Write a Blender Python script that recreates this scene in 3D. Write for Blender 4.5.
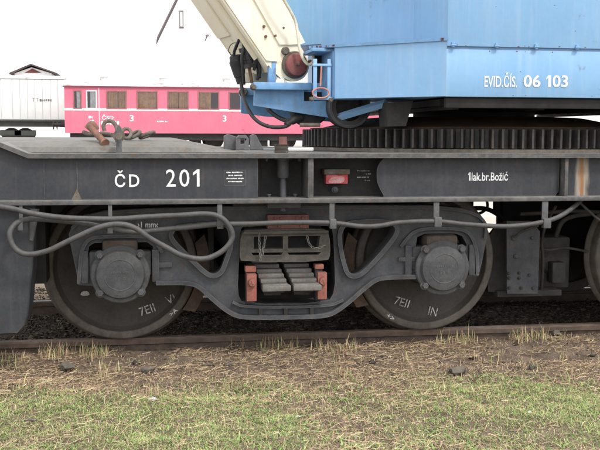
import bpy, bmesh, math, random
import numpy as np
from mathutils import Vector, Matrix, noise
from mathutils.geometry import tessellate_polygon

for _o in list(bpy.data.objects):
    bpy.data.objects.remove(_o)
SC = bpy.context.scene
COL = SC.collection
R = math.radians

# ------------------------------------------------------------------ camera
CAM_LOC = (-0.8675, -6.1336, 1.3204)
YAW, PITCH, ROLL = R(9.393), R(5.469), R(0.204)
_f = Vector((math.sin(YAW) * math.cos(PITCH), math.cos(YAW) * math.cos(PITCH), -math.sin(PITCH)))
_r = Vector((math.cos(YAW), -math.sin(YAW), 0))
_u = _r.cross(_f)
_r2 = math.cos(ROLL) * _r + math.sin(ROLL) * _u
_u2 = -math.sin(ROLL) * _r + math.cos(ROLL) * _u
cd = bpy.data.cameras.new('camera')
cam = bpy.data.objects.new('camera', cd)
COL.objects.link(cam)
M = Matrix((( _r2.x, _u2.x, -_f.x, CAM_LOC[0]), (_r2.y, _u2.y, -_f.y, CAM_LOC[1]),
            (_r2.z, _u2.z, -_f.z, CAM_LOC[2]), (0, 0, 0, 1)))
cam.matrix_world = M
cd.sensor_width = 36.0
cd.lens = 958.65 / 600 * 36
cd.clip_end = 3000
SC.camera = cam

# ------------------------------------------------------------------ sky, sun, exposure
SUN_EL, SUN_AZ = R(50), R(152)         # azimuth measured clockwise from +Y
w = bpy.data.worlds.new('World')
SC.world = w
w.use_nodes = True
nt = w.node_tree
bg = nt.nodes['Background']
sky = nt.nodes.new('ShaderNodeTexSky')
sky.sky_type = 'NISHITA'
sky.sun_disc = False
sky.sun_elevation = SUN_EL
sky.sun_rotation = SUN_AZ
sky.dust_density = 4.0
mix = nt.nodes.new('ShaderNodeMixRGB')
mix.inputs[0].default_value = 0.88
mix.inputs[2].default_value = (9.3, 9.5, 9.9, 1)      # even white cloud deck over most of the sky
nt.links.new(sky.outputs[0], mix.inputs[1])
nt.links.new(mix.outputs[0], bg.inputs[0])
bg.inputs[1].default_value = 0.125
sl = bpy.data.lights.new('sun', 'SUN')
sl.energy = 1.5
sl.angle = R(11)
sl.color = (1.0, 0.96, 0.9)
so = bpy.data.objects.new('sun', sl)
COL.objects.link(so)
_d = Vector((math.sin(SUN_AZ) * math.cos(SUN_EL), math.cos(SUN_AZ) * math.cos(SUN_EL), math.sin(SUN_EL)))
so.rotation_euler = (-_d).to_track_quat('-Z', 'Y').to_euler()
so.location = (6, -10, 12)
SC.view_settings.view_transform = 'Standard'
SC.view_settings.look = 'None'
SC.view_settings.gamma = 1
SC.view_settings.use_curve_mapping = False
SC.view_settings.exposure = 0.72

# ------------------------------------------------------------------ materials
MATS = {}


def mat(name, col, col2=None, scale=6.0, rough=0.6, bump=0.15, bscale=60.0, rust=0.0, rustcol=(.16, .07, .035),
        dust=0.0, dustcol=(.2, .17, .13), streak=0.0, streakcol=None, metal=0.0, spec=0.4, contrast=(.35, .68), mottle=.16, edge=0.0, edgecol=(.2, .19, .175), edger=.007):
    """procedural paint/metal/wood: two-tone noise, vertical streaks, rust blotches, dust lying on upward faces"""
    m = bpy.data.materials.new(name)
    m.use_nodes = True
    t = m.node_tree
    N = t.nodes
    L = t.links
    b = N['Principled BSDF']
    b.inputs['Roughness'].default_value = rough
    b.inputs['Metallic'].default_value = metal
    b.inputs['Specular IOR Level'].default_value = spec
    geo = N.new('ShaderNodeNewGeometry')
    pos = geo.outputs['Position']

    def nz(sc, det=5, vec=None, ro=.6):
        n = N.new('ShaderNodeTexNoise')
        n.inputs['Scale'].default_value = sc
        n.inputs['Detail'].default_value = det
        n.inputs['Roughness'].default_value = ro
        L.new(vec or pos, n.inputs['Vector'])
        return n.outputs[0]

    def ramp(fac, a, c):
        r = N.new('ShaderNodeMapRange')
        r.inputs[1].default_value = a
        r.inputs[2].default_value = c
        L.new(fac, r.inputs[0])
        return r.outputs[0]

    def mixc(fac, A, B, mult=None):
        x = N.new('ShaderNodeMixRGB')
        if mult is not None:
            mm = N.new('ShaderNodeMath')
            mm.operation = 'MULTIPLY'
            mm.inputs[1].default_value = mult
            L.new(fac, mm.inputs[0])
            fac = mm.outputs[0]
        L.new(fac, x.inputs[0])
        for i, v in ((1, A), (2, B)):
            if isinstance(v, tuple):
                x.inputs[i].default_value = (*v, 1)
            else:
                L.new(v, x.inputs[i])
        return x.outputs[0]
    if col2 is None:
        col2 = tuple(c * .7 for c in col)
    c = mixc(ramp(nz(scale), *contrast), col, col2)
    fm = N.new('ShaderNodeMapRange')
    fm.inputs[1].default_value = .3
    fm.inputs[2].default_value = .7
    fm.inputs[3].default_value = 1 - mottle
    fm.inputs[4].default_value = 1 + mottle
    L.new(nz(bscale * 1.6, 4), fm.inputs[0])
    mm_ = N.new('ShaderNodeVectorMath')
    mm_.operation = 'SCALE'
    L.new(c, mm_.inputs[0])
    L.new(fm.outputs[0], mm_.inputs['Scale'])
    c = mm_.outputs[0]
    if streak > 0:
        mp = N.new('ShaderNodeMapping')
        mp.inputs['Scale'].default_value = (26, 26, 1.6)
        L.new(pos, mp.inputs['Vector'])
        c = mixc(ramp(nz(1.0, 3, mp.outputs[0]), .5, .75), c, streakcol or tuple(x * .5 for x in col), streak)
    if dust > 0:
        sx = N.new('ShaderNodeSeparateXYZ')
        L.new(geo.outputs['Normal'], sx.inputs[0])
        up = ramp(sx.outputs[2], .1, .9)
        mu = N.new('ShaderNodeMath')
        mu.operation = 'MULTIPLY_ADD'
        mu.inputs[1].default_value = .75
        L.new(up, mu.inputs[0])
        L.new(ramp(nz(scale * 2.2), .45, .8), mu.inputs[2])
        c = mixc(mu.outputs[0], c, dustcol, dust)
    if rust > 0:
        rf = ramp(nz(scale * 1.7, 9, None, .7), .62 - .2 * rust, .70 - .17 * rust)
        rc = mixc(nz(scale * 9, 4), rustcol, tuple(x * .45 for x in rustcol))
        c = mixc(rf, c, rc, min(1, .55 + rust * .5))
    if edge > 0:                                    # paint wear along the arrises, lightened to put edge highlights into the colour
        bv = N.new('ShaderNodeBevel')
        bv.samples = 4
        bv.inputs['Radius'].default_value = edger
        dt = N.new('ShaderNodeVectorMath')
        dt.operation = 'DOT_PRODUCT'
        L.new(bv.outputs[0], dt.inputs[0])
        L.new(geo.outputs['Normal'], dt.inputs[1])
        em = ramp(dt.outputs['Value'], .985, .80)
        e2 = N.new('ShaderNodeMath')
        e2.operation = 'MULTIPLY'
        L.new(em, e2.inputs[0])
        L.new(ramp(nz(scale * 4, 6), .36, .56), e2.inputs[1])
        c = mixc(e2.outputs[0], c, edgecol, edge)
    L.new(c, b.inputs['Base Color'])
    rr = N.new('ShaderNodeMapRange')
    rr.inputs[3].default_value = max(.05, rough - .12)
    rr.inputs[4].default_value = min(1, rough + .15)
    L.new(nz(scale * 3), rr.inputs[0])
    L.new(rr.outputs[0], b.inputs['Roughness'])
    if bump > 0:
        bp = N.new('ShaderNodeBump')
        bp.inputs['Strength'].default_value = bump
        bp.inputs['Distance'].default_value = .004
        L.new(nz(bscale, 6), bp.inputs['Height'])
        L.new(bp.outputs[0], b.inputs['Normal'])
    MATS[name] = m
    return m


mat('frame_grey', (.034, .036, .042), (.024, .026, .031), 3.2, .5, .12, 40, rust=.06, dust=.14, dustcol=(.16, .15, .13), streak=.35, streakcol=(.068, .068, .07), edge=.6)
mat('flange_grey', (.088, .088, .087), (.055, .056, .058), 9, .6, .2, 60, rust=.3, rustcol=(.15, .085, .05), dust=.6, dustcol=(.21, .195, .17), edge=.7, edgecol=(.26, .25, .23))
mat('recess_grey', (.042, .040, .038), (.025, .024, .023), 5, .7, .2, 40, rust=.12, dust=.2, dustcol=(.12, .105, .085))
mat('deck_plate', (.15, .148, .14), (.095, .092, .086), 5, .7, .3, 30, rust=.32, rustcol=(.17, .11, .07), dust=.3, dustcol=(.23, .20, .16))
mat('bogie_grey', (.066, .069, .077), (.040, .042, .047), 7, .58, .35, 55, rust=.03, dust=.35, dustcol=(.15, .137, .117), edge=.75, edgecol=(.185, .185, .185), edger=.009)
mat('bogie_dark', (.05, .048, .046), (.03, .028, .027), 6, .75, .25, 40, rust=.2, rustcol=(.09, .05, .03), dust=.4, dustcol=(.12, .10, .08))
mat('axlebox_grey', (.078, .081, .087), (.052, .054, .058), 16, .65, .5, 90, dust=.4, dustcol=(.15, .135, .115), edge=.7, edgecol=(.19, .185, .175))
mat('saddle_rust', (.12, .098, .078), (.065, .052, .042), 14, .8, .4, 60, rust=.3)
mat('bolster_rust', (.095, .086, .076), (.055, .05, .044), 11, .8, .4, 60, rust=.2, rustcol=(.11, .07, .045), dust=.25, edge=.7, edgecol=(.22, .2, .17))
mat('spring_steel', (.165, .155, .142), (.095, .087, .078), 12, .65, .4, 50, rust=.3, rustcol=(.2, .12, .075), edge=.5, edgecol=(.34, .32, .29))
mat('red_oxide', (.33, .115, .085), (.22, .085, .065), 14, .75, .5, 60, rust=.3, rustcol=(.17, .08, .05), edge=.4, edgecol=(.45, .25, .2))
mat('red_plate', (.20, .085, .075), (.12, .06, .055), 12, .75, .4, 60, rust=.25)
mat('red_box', (.50, .07, .07), (.62, .28, .27), 10, .7, .3, 60, rust=.08)
mat('red_faded', (.66, .38, .37), (.52, .18, .18), 26, .8, .3, 60)
mat('wheel_plate', (.064, .057, .050), (.042, .037, .033), 5, .7, .2, 40, dust=.25, dustcol=(.1, .085, .065), rust=.1, rustcol=(.07, .05, .035))
mat('wheel_rim', (.14, .122, .104), (.078, .067, .057), 13, .62, .25, 45, rust=.2, rustcol=(.14, .09, .05))
mat('tread_steel', (.30, .28, .26), (.2, .18, .16), 12, .35, .1, 40, metal=.8)
mat('hose_grey', (.066, .065, .064), (.042, .041, .040), 14, .6, .2, 60, dust=.35, dustcol=(.13, .122, .112))
mat('strap_grey', (.095, .097, .102), (.065, .066, .07), 18, .6, .2, 60, rust=.1, dust=.3, edge=.6)
mat('gear_black', (.040, .038, .037), (.024, .022, .022), 10, .5, .3, 60, rust=.15, rustcol=(.09, .055, .03), dust=.35, dustcol=(.15, .10, .06), edge=.6, edgecol=(.15, .145, .14), edger=.005)
mat('grease_brown', (.085, .055, .035), (.035, .024, .018), 7, .55, .4, 40, rust=.2, rustcol=(.16, .085, .04))
mat('under_black', (.020, .019, .019), (.012, .011, .011), 6, .7, .2, 30, dust=.2, dustcol=(.08, .06, .045))
mat('blue_paint', (.245, .44, .665), (.195, .385, .615), 2.2, .45, .08, 25, rust=.02, rustcol=(.16, .09, .07), streak=.42, streakcol=(.36, .51, .67), edge=.45, edgecol=(.4, .48, .56), dust=.2, dustcol=(.26, .3, .36), contrast=(.3, .75), mottle=.025)
mat('blue_worn', (.19, .38, .62), (.13, .28, .48), 8, .55, .2, 40, rust=.1, rustcol=(.12, .09, .08), dust=.6, dustcol=(.16, .2, .25), streak=.3, streakcol=(.08, .17, .3), mottle=.07)
mat('cream_paint', (.84, .79, .65), (.80, .73, .54), 3, .5, .1, 30, rust=.02, rustcol=(.38, .2, .09), streak=.25, streakcol=(.66, .56, .36), mottle=.02)
mat('disc_red', (.24, .07, .065), (.17, .055, .05), 9, .55, .15, 40, dust=.3)
mat('rubber_black', (.022, .021, .022), (.04, .038, .037), 20, .55, .2, 60)
mat('cream_hose', (.72, .67, .52), (.55, .48, .35), 20, .5, .1)
mat('handle_pink', (.55, .28, .24), (.38, .14, .10), 20, .6, .2)
mat('rail_steel', (.125, .085, .062), (.07, .05, .038), 9, .75, .5, 60, dust=.35, dustcol=(.24, .18, .135))
mat('rail_top', (.22, .165, .13), (.13, .095, .072), 14, .5, .2, 60, rust=.2)
mat('white_paint', (.80, .80, .80), (.62, .62, .62), 40, .6, .0)
mat('chalk_white', (.62, .60, .57), (.16, .15, .14), 60, .8, .0, contrast=(.45, .62))
mat('brake_rust', (.15, .095, .07), (.07, .05, .04), 12, .8, .4, 50)
mat('rust_iron', (.23, .115, .075), (.12, .065, .045), 20, .75, .5, 80, rust=.2)
mat('old_iron', (.15, .135, .11), (.085, .07, .055), 22, .75, .5, 80, rust=.3)
mat('chain_steel', (.2, .19, .175), (.11, .1, .09), 60, .5, .2)
mat('pink_paint', (.57, .125, .195), (.52, .15, .21), 1.2, .5, .05, 10, rust=.01, streak=.15, streakcol=(.70, .27, .34), mottle=.02)  # red car body paled to pink; overexposure is put into the colour
mat('pale_roof', (.70, .68, .66), (.55, .52, .49), 1.5, .8, .1, 10, rust=.55, rustcol=(.36, .24, .21))
mat('coach_trim', (.78, .76, .73), (.66, .64, .6), 3, .6, .0)
mat('window_frame', (.34, .12, .13), (.24, .09, .09), 3, .6, .0)
mat('gutter_maroon', (.16, .03, .05), (.2, .05, .07), 3, .6, .0)
mat('wagon_white', (.66, .685, .67), (.60, .625, .61), 1.1, .7, .05, 10, streak=.12, streakcol=(.5, .5, .5), mottle=.02)
mat('wagon_frame', (.06, .065, .06), (.04, .045, .04), 3, .7, .1, 20)
mat('curtain', (.50, .27, .13), (.30, .16, .085), 6, .9, .1, 20)
mat('curtain_pale', (.62, .63, .62), (.4, .42, .42), 6, .9, .1, 20)
mat('dark_interior', (.05, .045, .045), (.03, .03, .03), 3, .9, 0)
mat('white_wall', (.86, .85, .84), (.82, .81, .79), .6, .9, .1, 6, mottle=.02)
mat('roof_dark', (.10, .07, .07), (.06, .045, .045), 2, .8, .2, 10)
mat('gable_red', (.22, .07, .07), (.14, .05, .05), 2, .8, .1, 10)
mat('verge_grey', (.16, .13, .13), (.12, .1, .1), 2, .8, 0)
mat('stone_dark', (.085, .075, .062), (.045, .04, .034), 22, .85, .6, 60, dust=.5, dustcol=(.2, .17, .125))
mat('stone_pale', (.55, .53, .50), (.40, .38, .35), 30, .85, .4, 60)
mat('litter_white', (.8, .8, .8), (.7, .7, .68), 30, .6, .1)
mat('leaf_brown', (.30, .19, .12), (.2, .12, .07), 40, .8, .2)


def glass_mat():
    m = bpy.data.materials.new('window_glass')
    m.use_nodes = True
    N, L = m.node_tree.nodes, m.node_tree.links
    out = N['Material Output']
    N.remove(N['Principled BSDF'])
    tr = N.new('ShaderNodeBsdfTransparent')
    gl = N.new('ShaderNodeBsdfGlossy')
    gl.inputs['Roughness'].default_value = .03
    mx = N.new('ShaderNodeMixShader')
    fr = N.new('ShaderNodeFresnel')
    fr.inputs[0].default_value = 1.5
    L.new(fr.outputs[0], mx.inputs[0])
    L.new(tr.outputs[0], mx.inputs[1])
    L.new(gl.outputs[0], mx.inputs[2])
    L.new(mx.outputs[0], out.inputs[0])
    MATS['window_glass'] = m


glass_mat()


def attr_mat(name, rough=.8, trans=.25):
    m = bpy.data.materials.new(name)
    m.use_nodes = True
    N, L = m.node_tree.nodes, m.node_tree.links
    b = N['Principled BSDF']
    at = N.new('ShaderNodeAttribute')
    at.attribute_name = 'tint'
    L.new(at.outputs['Color'], b.inputs['Base Color'])
    b.inputs['Roughness'].default_value = rough
    b.inputs['Specular IOR Level'].default_value = .2
    MATS[name] = m


attr_mat('blades')
attr_mat('straws', .85)
attr_mat('pebbles', .9)


def ground_mat():
    m = bpy.data.materials.new('ground_soil')
    m.use_nodes = True
    N, L = m.node_tree.nodes, m.node_tree.links
    b = N['Principled BSDF']
    b.inputs['Roughness'].default_value = .95
    b.inputs['Specular IOR Level'].default_value = .15
    geo = N.new('ShaderNodeNewGeometry')
    sx = N.new('ShaderNodeSeparateXYZ')
    L.new(geo.outputs['Position'], sx.inputs[0])

    def nz(s, d=6):
        n = N.new('ShaderNodeTexNoise')
        n.inputs['Scale'].default_value = s
        n.inputs['Detail'].default_value = d
        L.new(geo.outputs['Position'], n.inputs['Vector'])
        return n.outputs[0]

    def mr(f, a, c):
        r = N.new('ShaderNodeMapRange')
        r.inputs[1].default_value = a
        r.inputs[2].default_value = c
        L.new(f, r.inputs[0])
        return r.outputs[0]

    def mx(f, A, B):
        x = N.new('ShaderNodeMixRGB')
        L.new(f, x.inputs[0])
        for i, v in ((1, A), (2, B)):
            if isinstance(v, tuple):
                x.inputs[i].default_value = (*v, 1)
            else:
                L.new(v, x.inputs[i])
        return x.outputs[0]
    soil = mx(mr(nz(9), .35, .65), (.20, .152, .115), (.10, .075, .06))
    soil = mx(mr(nz(70), .55, .75), soil, (.24, .18, .13))
    ballast = mx(mr(nz(45), .35, .65), (.07, .055, .044), (.13, .10, .078))
    pale = mx(mr(nz(1.4), .35, .7), (.52, .47, .42), (.42, .37, .31))
    wob = N.new('ShaderNodeMath')
    wob.operation = 'MULTIPLY_ADD'
    wob.inputs[1].default_value = .35
    L.new(nz(3), wob.inputs[0])
    L.new(sx.outputs[1], wob.inputs[2])
    c = mx(mr(wob.outputs[0], .10, .3), soil, ballast)
    c = mx(mr(wob.outputs[0], 2.35, 2.6), c, (.26, .20, .14))
    c = mx(mr(wob.outputs[0], 5.5, 8.0), c, pale)
    L.new(c, b.inputs['Base Color'])
    bp = N.new('ShaderNodeBump')
    bp.inputs['Strength'].default_value = .6
    bp.inputs['Distance'].default_value = .02
    L.new(nz(60, 8), bp.inputs['Height'])
    L.new(bp.outputs[0], b.inputs['Normal'])
    MATS['ground_soil'] = m


ground_mat()


def rust_panel_mat():
    """grey web plate with one long rust run of its own at x = 1.73"""
    m = MATS['frame_grey'].copy()
    m.name = 'frame_grey_rust_run'
    N, L = m.node_tree.nodes, m.node_tree.links
    b = N['Principled BSDF']
    old = b.inputs['Base Color'].links[0].from_socket
    geo = N.new('ShaderNodeNewGeometry')
    sx = N.new('ShaderNodeSeparateXYZ')
    L.new(geo.outputs['Position'], sx.inputs[0])
    n = N.new('ShaderNodeTexNoise')
    mp = N.new('ShaderNodeMapping')
    mp.inputs['Scale'].default_value = (30, 30, 6)
    L.new(geo.outputs['Position'], mp.inputs[0])
    L.new(mp.outputs[0], n.inputs['Vector'])
    n.inputs['Scale'].default_value = 1
    d = N.new('ShaderNodeMath')
    d.operation = 'SUBTRACT'
    d.inputs[1].default_value = RUST_X
    L.new(sx.outputs[0], d.inputs[0])
    a = N.new('ShaderNodeMath')
    a.operation = 'ABSOLUTE'
    L.new(d.outputs[0], a.inputs[0])
    s = N.new('ShaderNodeMath')
    s.operation = 'MULTIPLY_ADD'
    s.inputs[1].default_value = .05
    L.new(n.outputs[0], s.inputs[0])
    L.new(a.outputs[0], s.inputs[2])
    r = N.new('ShaderNodeMapRange')
    r.inputs[1].default_value = .075
    r.inputs[2].default_value = .045
    L.new(s.outputs[0], r.inputs[0])
    r2 = N.new('ShaderNodeMapRange')
    r2.inputs[1].default_value = .045
    r2.inputs[2].default_value = .03
    L.new(s.outputs[0], r2.inputs[0])
    x = N.new('ShaderNodeMixRGB')
    L.new(r.outputs[0], x.inputs[0])
    L.new(old, x.inputs[1])
    x.inputs[2].default_value = (.30, .26, .21, 1)
    x2 = N.new('ShaderNodeMixRGB')
    L.new(r2.outputs[0], x2.inputs[0])
    L.new(x.outputs[0], x2.inputs[1])
    x2.inputs[2].default_value = (.26, .13, .06, 1)
    L.new(x2.outputs[0], b.inputs['Base Color'])
    MATS['frame_grey_rust_run'] = m


RUST_X = [(1.831,1.069)][0][0]
rust_panel_mat()

# ------------------------------------------------------------------ geometry helpers
WLOC = {}


class MB:
    """collects geometry (world coordinates) for ONE mesh object"""

    def __init__(self):
        self.v = []
        self.f = []

    def add(self, vs, fs):
        o = len(self.v)
        self.v += [tuple(p) for p in vs]
        self.f += [tuple(i + o for i in q) for q in fs]
        return self

    def box(self, x0, x1, y0, y1, z0, z1, bev=0.0, M=None):
        bm = bmesh.new()
        bmesh.ops.create_cube(bm, size=1)
        sx, sy, sz = x1 - x0, y1 - y0, z1 - z0
        for v in bm.verts:
            v.co = Vector((v.co.x * sx, v.co.y * sy, v.co.z * sz))
        if bev > 0:
            bmesh.ops.bevel(bm, geom=list(bm.edges), offset=min(bev, .45 * min(abs(sx), abs(sy), abs(sz))), segments=2, affect='EDGES', profile=.5)
        c = Vector(((x0 + x1) / 2, (y0 + y1) / 2, (z0 + z1) / 2))
        bm.verts.index_update()
        vs = [v.co + c if M is None else M @ (v.co) + c for v in bm.verts]
        fs = [[v.index for v in f.verts] for f in bm.faces]
        bm.free()
        return self.add(vs, fs)

    def prism(self, loop, y0, y1, holes=(), map3=None):
        """outline (a,b) [with holes] extruded from y0 to y1; default plane XZ, depth along Y"""
        map3 = map3 or (lambda a, b, y: (a, y, b))
        loops = [list(loop)] + [list(h) for h in holes]
        tri = tessellate_polygon([[Vector((a, b, 0)) for a, b in l] for l in loops])
        flat = [p for l in loops for p in l]
        n = len(flat)
        vs = [map3(a, b, y0) for a, b in flat] + [map3(a, b, y1) for a, b in flat]
        fs = []
        for t in tri:
            fs.append(tuple(t))
            fs.append(tuple(i + n for i in reversed(t)))
        o = 0
        for l in loops:
            k = len(l)
            for i in range(k):
                j = (i + 1) % k
                fs.append((o + i, o + j, o + j + n, o + i + n))
            o += k
        return self.add(vs, fs)

    def band(self, path, wd, y0, y1, closed=True):
        """lip of width wd following an XZ path, from y0 to y1"""
        n = len(path)
        P2 = [Vector((a, b)) for a, b in path]
        out = []
        for i in range(n):
            a = P2[(i - 1) % n] if closed or i > 0 else P2[i]
            c = P2[(i + 1) % n] if closed or i < n - 1 else P2[i]
            t = (c - a)
            t = t.normalized() if t.length > 1e-9 else Vector((1, 0))
            nn = Vector((-t.y, t.x))
            out.append((P2[i] - nn * wd / 2, P2[i] + nn * wd / 2))
        vs = []
        for p, q in out:
            vs += [(p.x, y0, p.y), (q.x, y0, q.y), (q.x, y1, q.y), (p.x, y1, p.y)]
        fs = []
        m = n if closed else n - 1
        for i in range(m):
            j = (i + 1) % n
            for k in range(4):
                l = (k + 1) % 4
                fs.append((i * 4 + k, i * 4 + l, j * 4 + l, j * 4 + k))
        if not closed:
            fs += [(0, 3, 2, 1), tuple((n - 1) * 4 + k for k in (0, 1, 2, 3))]
        return self.add(vs, fs)

    def tube(self, pts, rad, seg=10, closed=False, cap=True):
        pts = [Vector(p) for p in pts]
        n = len(pts)
        rads = rad if isinstance(rad, (list, tuple)) else [rad] * n
        prev = None
        vs = []
        for i, p in enumerate(pts):
            a = pts[(i - 1) % n] if closed or i > 0 else p
            c = pts[(i + 1) % n] if closed or i < n - 1 else p
            t = (c - a).normalized()
            if prev is None:
                ref = Vector((0, 0, 1)) if abs(t.z) < .9 else Vector((1, 0, 0))
                u = t.cross(ref).normalized()
            else:
                u = (prev - t * prev.dot(t))
                u = u.normalized() if u.length > 1e-6 else t.orthogonal().normalized()
            prev = u
            q = t.cross(u)
            for k in range(seg):
                an = 2 * math.pi * k / seg
                vs.append(p + (u * math.cos(an) + q * math.sin(an)) * rads[i])
        fs = []
        m = n if closed else n - 1
        for i in range(m):
            j = (i + 1) % n
            for k in range(seg):
                l = (k + 1) % seg
                fs.append((i * seg + k, i * seg + l, j * seg + l, j * seg + k))
        if cap and not closed:
            fs.append(tuple(reversed(range(seg))))
            fs.append(tuple((n - 1) * seg + k for k in range(seg)))
        return self.add(vs, fs)

    def lathe(self, prof, c, axis='Y', seg=48, closed=False):
        """profile of (radius, offset along axis) turned about axis through c"""
        vs = []
        n = len(prof)
        for k in range(seg):
            an = 2 * math.pi * k / seg
            ca, sa = math.cos(an), math.sin(an)
            for r, h in prof:
                if axis == 'Y':
                    vs.append((c[0] + r * ca, c[1] + h, c[2] + r * sa))
                elif axis == 'Z':
                    vs.append((c[0] + r * ca, c[1] + r * sa, c[2] + h))
                else:
                    vs.append((c[0] + h, c[1] + r * ca, c[2] + r * sa))
        fs = []
        m = n if closed else n - 1
        for k in range(seg):
            l = (k + 1) % seg
            for i in range(m):
                j = (i + 1) % n
                fs.append((k * n + i, k * n + j, l * n + j, l * n + i))
        return self.add(vs, fs)

    def build(self, name, material, parent=None, smooth=35, recentre=True, kind=None, label=None):
        me = bpy.data.meshes.new(name)
        V = np.array(self.v, dtype=float)
        if recentre and parent is None:
            c = Vector(((V[:, 0].min() + V[:, 0].max()) / 2, (V[:, 1].min() + V[:, 1].max()) / 2, V[:, 2].min()))
        elif recentre:
            c = Vector((V.min(0) + V.max(0)) / 2)
        else:
            c = Vector((0, 0, 0))
        me.from_pydata([(a - c.x, b - c.y, d - c.z) for a, b, d in self.v], [], self.f)
        bm = bmesh.new()
        bm.from_mesh(me)
        bmesh.ops.remove_doubles(bm, verts=bm.verts, dist=1e-5)
        bmesh.ops.recalc_face_normals(bm, faces=bm.faces)
        bm.to_mesh(me)
        bm.free()
        if smooth:
            me.polygons.foreach_set('use_smooth', [True] * len(me.polygons))
            me.set_sharp_from_angle(angle=R(smooth))
        me.materials.append(MATS[material])
        return link(me, name, c, parent, kind, label)


def link(me, name, c, parent=None, kind=None, label=None):
    o = bpy.data.objects.new(name, me)
    COL.objects.link(o)
    WLOC[o] = Vector(c)
    o.parent = parent
    o.location = Vector(c) - (WLOC[parent] if parent else Vector((0, 0, 0)))
    if kind:
        o['kind'] = kind
    if label:
        o['label'] = label
    return o


def empty(name, loc, label, cat, group=None):
    o = bpy.data.objects.new(name, None)
    o.empty_display_size = .2
    COL.objects.link(o)
    o.location = loc
    WLOC[o] = Vector(loc)
    return tag(o, label, cat, group)


def tag(o, label, cat, group=None):
    o['label'] = label
    o['category'] = cat
    if group:
        o['group'] = group
    return o


def copy_part(o, parent, off):
    """copy a part and its sub-parts under the same kind of parent, shifted"""
    c = o.copy()
    COL.objects.link(c)
    c.parent = parent
    if off is not None:
        c.location = o.location + Vector(off)
    WLOC[c] = WLOC[o] + (Vector(off) if off is not None else (WLOC[parent] - WLOC[o.parent]))
    for ch in list(o.children):
        copy_part(ch, c, None)
    return c


def chaikin(pts, n=2, closed=True):
    for _ in range(n):
        q = []
        L = len(pts)
        rng = range(L) if closed else range(L - 1)
        if not closed:
            q.append(pts[0])
        for i in rng:
            a, b = pts[i], pts[(i + 1) % L]
            q.append(tuple(.75 * x + .25 * y for x, y in zip(a, b)))
            q.append(tuple(.25 * x + .75 * y for x, y in zip(a, b)))
        if not closed:
            q.append(pts[-1])
        pts = q
    return pts


def catmull(pts, n=6):
    P = [Vector(p) for p in pts]
    P = [P[0] * 2 - P[1]] + P + [P[-1] * 2 - P[-2]]
    out = []
    for i in range(1, len(P) - 2):
        for k in range(n):
            t = k / n
            out.append(.5 * ((2 * P[i]) + (-P[i - 1] + P[i + 1]) * t + (2 * P[i - 1] - 5 * P[i] + 4 * P[i + 1] - P[i + 2]) * t * t
                             + (-P[i - 1] + 3 * P[i] - 3 * P[i + 1] + P[i + 2]) * t ** 3))
    out.append(P[-2])
    return out


def text(name, s, a, b, Y, material, parent, rot=0.0, depth=.0012, label=None, axis='X', bold=0.0):
    """lettering fitted between corners a=(x,z) lower-left and b=(x,z) upper-right, on a face at Y looking towards -Y"""
    cu = bpy.data.curves.new(name, 'FONT')
    cu.body = s
    cu.extrude = 0
    cu.offset = bold
    cu.resolution_u = 3
    t = bpy.data.objects.new(name, cu)
    COL.objects.link(t)
    dg = bpy.context.evaluated_depsgraph_get()
    me = bpy.data.meshes.new_from_object(t.evaluated_get(dg))
    bpy.data.objects.remove(t)
    V = np.array([v.co[:] for v in me.vertices])
    F = [tuple(p.vertices) for p in me.polygons]
    bpy.data.meshes.remove(me)
    lo, hi = V.min(0), V.max(0)
    W, H = b[0] - a[0], b[1] - a[1]
    x = (V[:, 0] - lo[0]) / (hi[0] - lo[0]) * W - W / 2
    z = (V[:, 1] - lo[1]) / (hi[1] - lo[1]) * H - H / 2
    ca, sa = math.cos(rot), math.sin(rot)
    cx, cz = (a[0] + b[0]) / 2, (a[1] + b[1]) / 2
    n = len(V)
    vs = [(cx + p * ca - q * sa, Y - depth, cz + p * sa + q * ca) for p, q in zip(x, z)]
    m = MB()
    m.add(vs, F)
    return m.build(name, material, parent, smooth=0, label=label)


def bevel(o, wd=.004):
    b = o.modifiers.new('edge', 'BEVEL')
    b.width = wd
    b.segments = 2
    b.limit_method = 'ANGLE'
    b.angle_limit = R(50)
    return o


def one(name, a, b, Y, material, parent, sw=.42):
    """the numeral 1 with its flag, between corners a and b"""
    W, H = b[0] - a[0], b[1] - a[1]
    p = lambda u, v: (a[0] + u * W, a[1] + v * H)
    m = MB().prism([p(1, 0), p(1, 1), p(1 - sw * .9, 1), p(0, .80), p(0, .64), p(1 - sw, .80), p(1 - sw, 0)], Y - .0015, Y - .0003)
    return m.build(name, material, parent, smooth=0)


def smudge(name, a, b, Y, material, parent, seed=1, relief=.0012):
    """a line of small lettering too worn to read: letter-sized strokes of uneven height between corners a and b"""
    rnd = random.Random(seed)
    m = MB()
    H = b[1] - a[1]
    x = a[0]
    while x < b[0] - H * .2:
        w_ = min(H * rnd.uniform(.35, .8), b[0] - x)
        lo, hi = a[1] + H * rnd.uniform(0, .15), b[1] - H * rnd.uniform(0, .2)
        c = H * .12
        m.prism([(x + c, lo), (x + w_ - c, lo), (x + w_, lo + c), (x + w_, hi - c), (x + w_ - c, hi), (x + c, hi), (x, hi - c), (x, lo + c)], Y - relief, Y - .0002)
        x += w_ + H * rnd.choice((.18, .22, .25, .7))
    return m.build(name, material, parent, smooth=0)


def bolt(c, r, h, material, parent, name='bolt', axis='Y', sides=6, rot=.3):
    """hexagon head on a washer, pointing to -Y"""
    m = MB()
    prof = [(0, 0), (r * 1.35, 0), (r * 1.35, -h * .25)]
    m.lathe([(0, 0), (r * 1.35, 0), (r * 1.35, -h * .25), (0, -h * .25)], c, axis, 16)
    m.lathe([(0, -h * .2), (r, -h * .2), (r, -h * .85), (r * .8, -h), (0, -h)], c, axis, sides)
    return m.build(name, material, parent)


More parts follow.
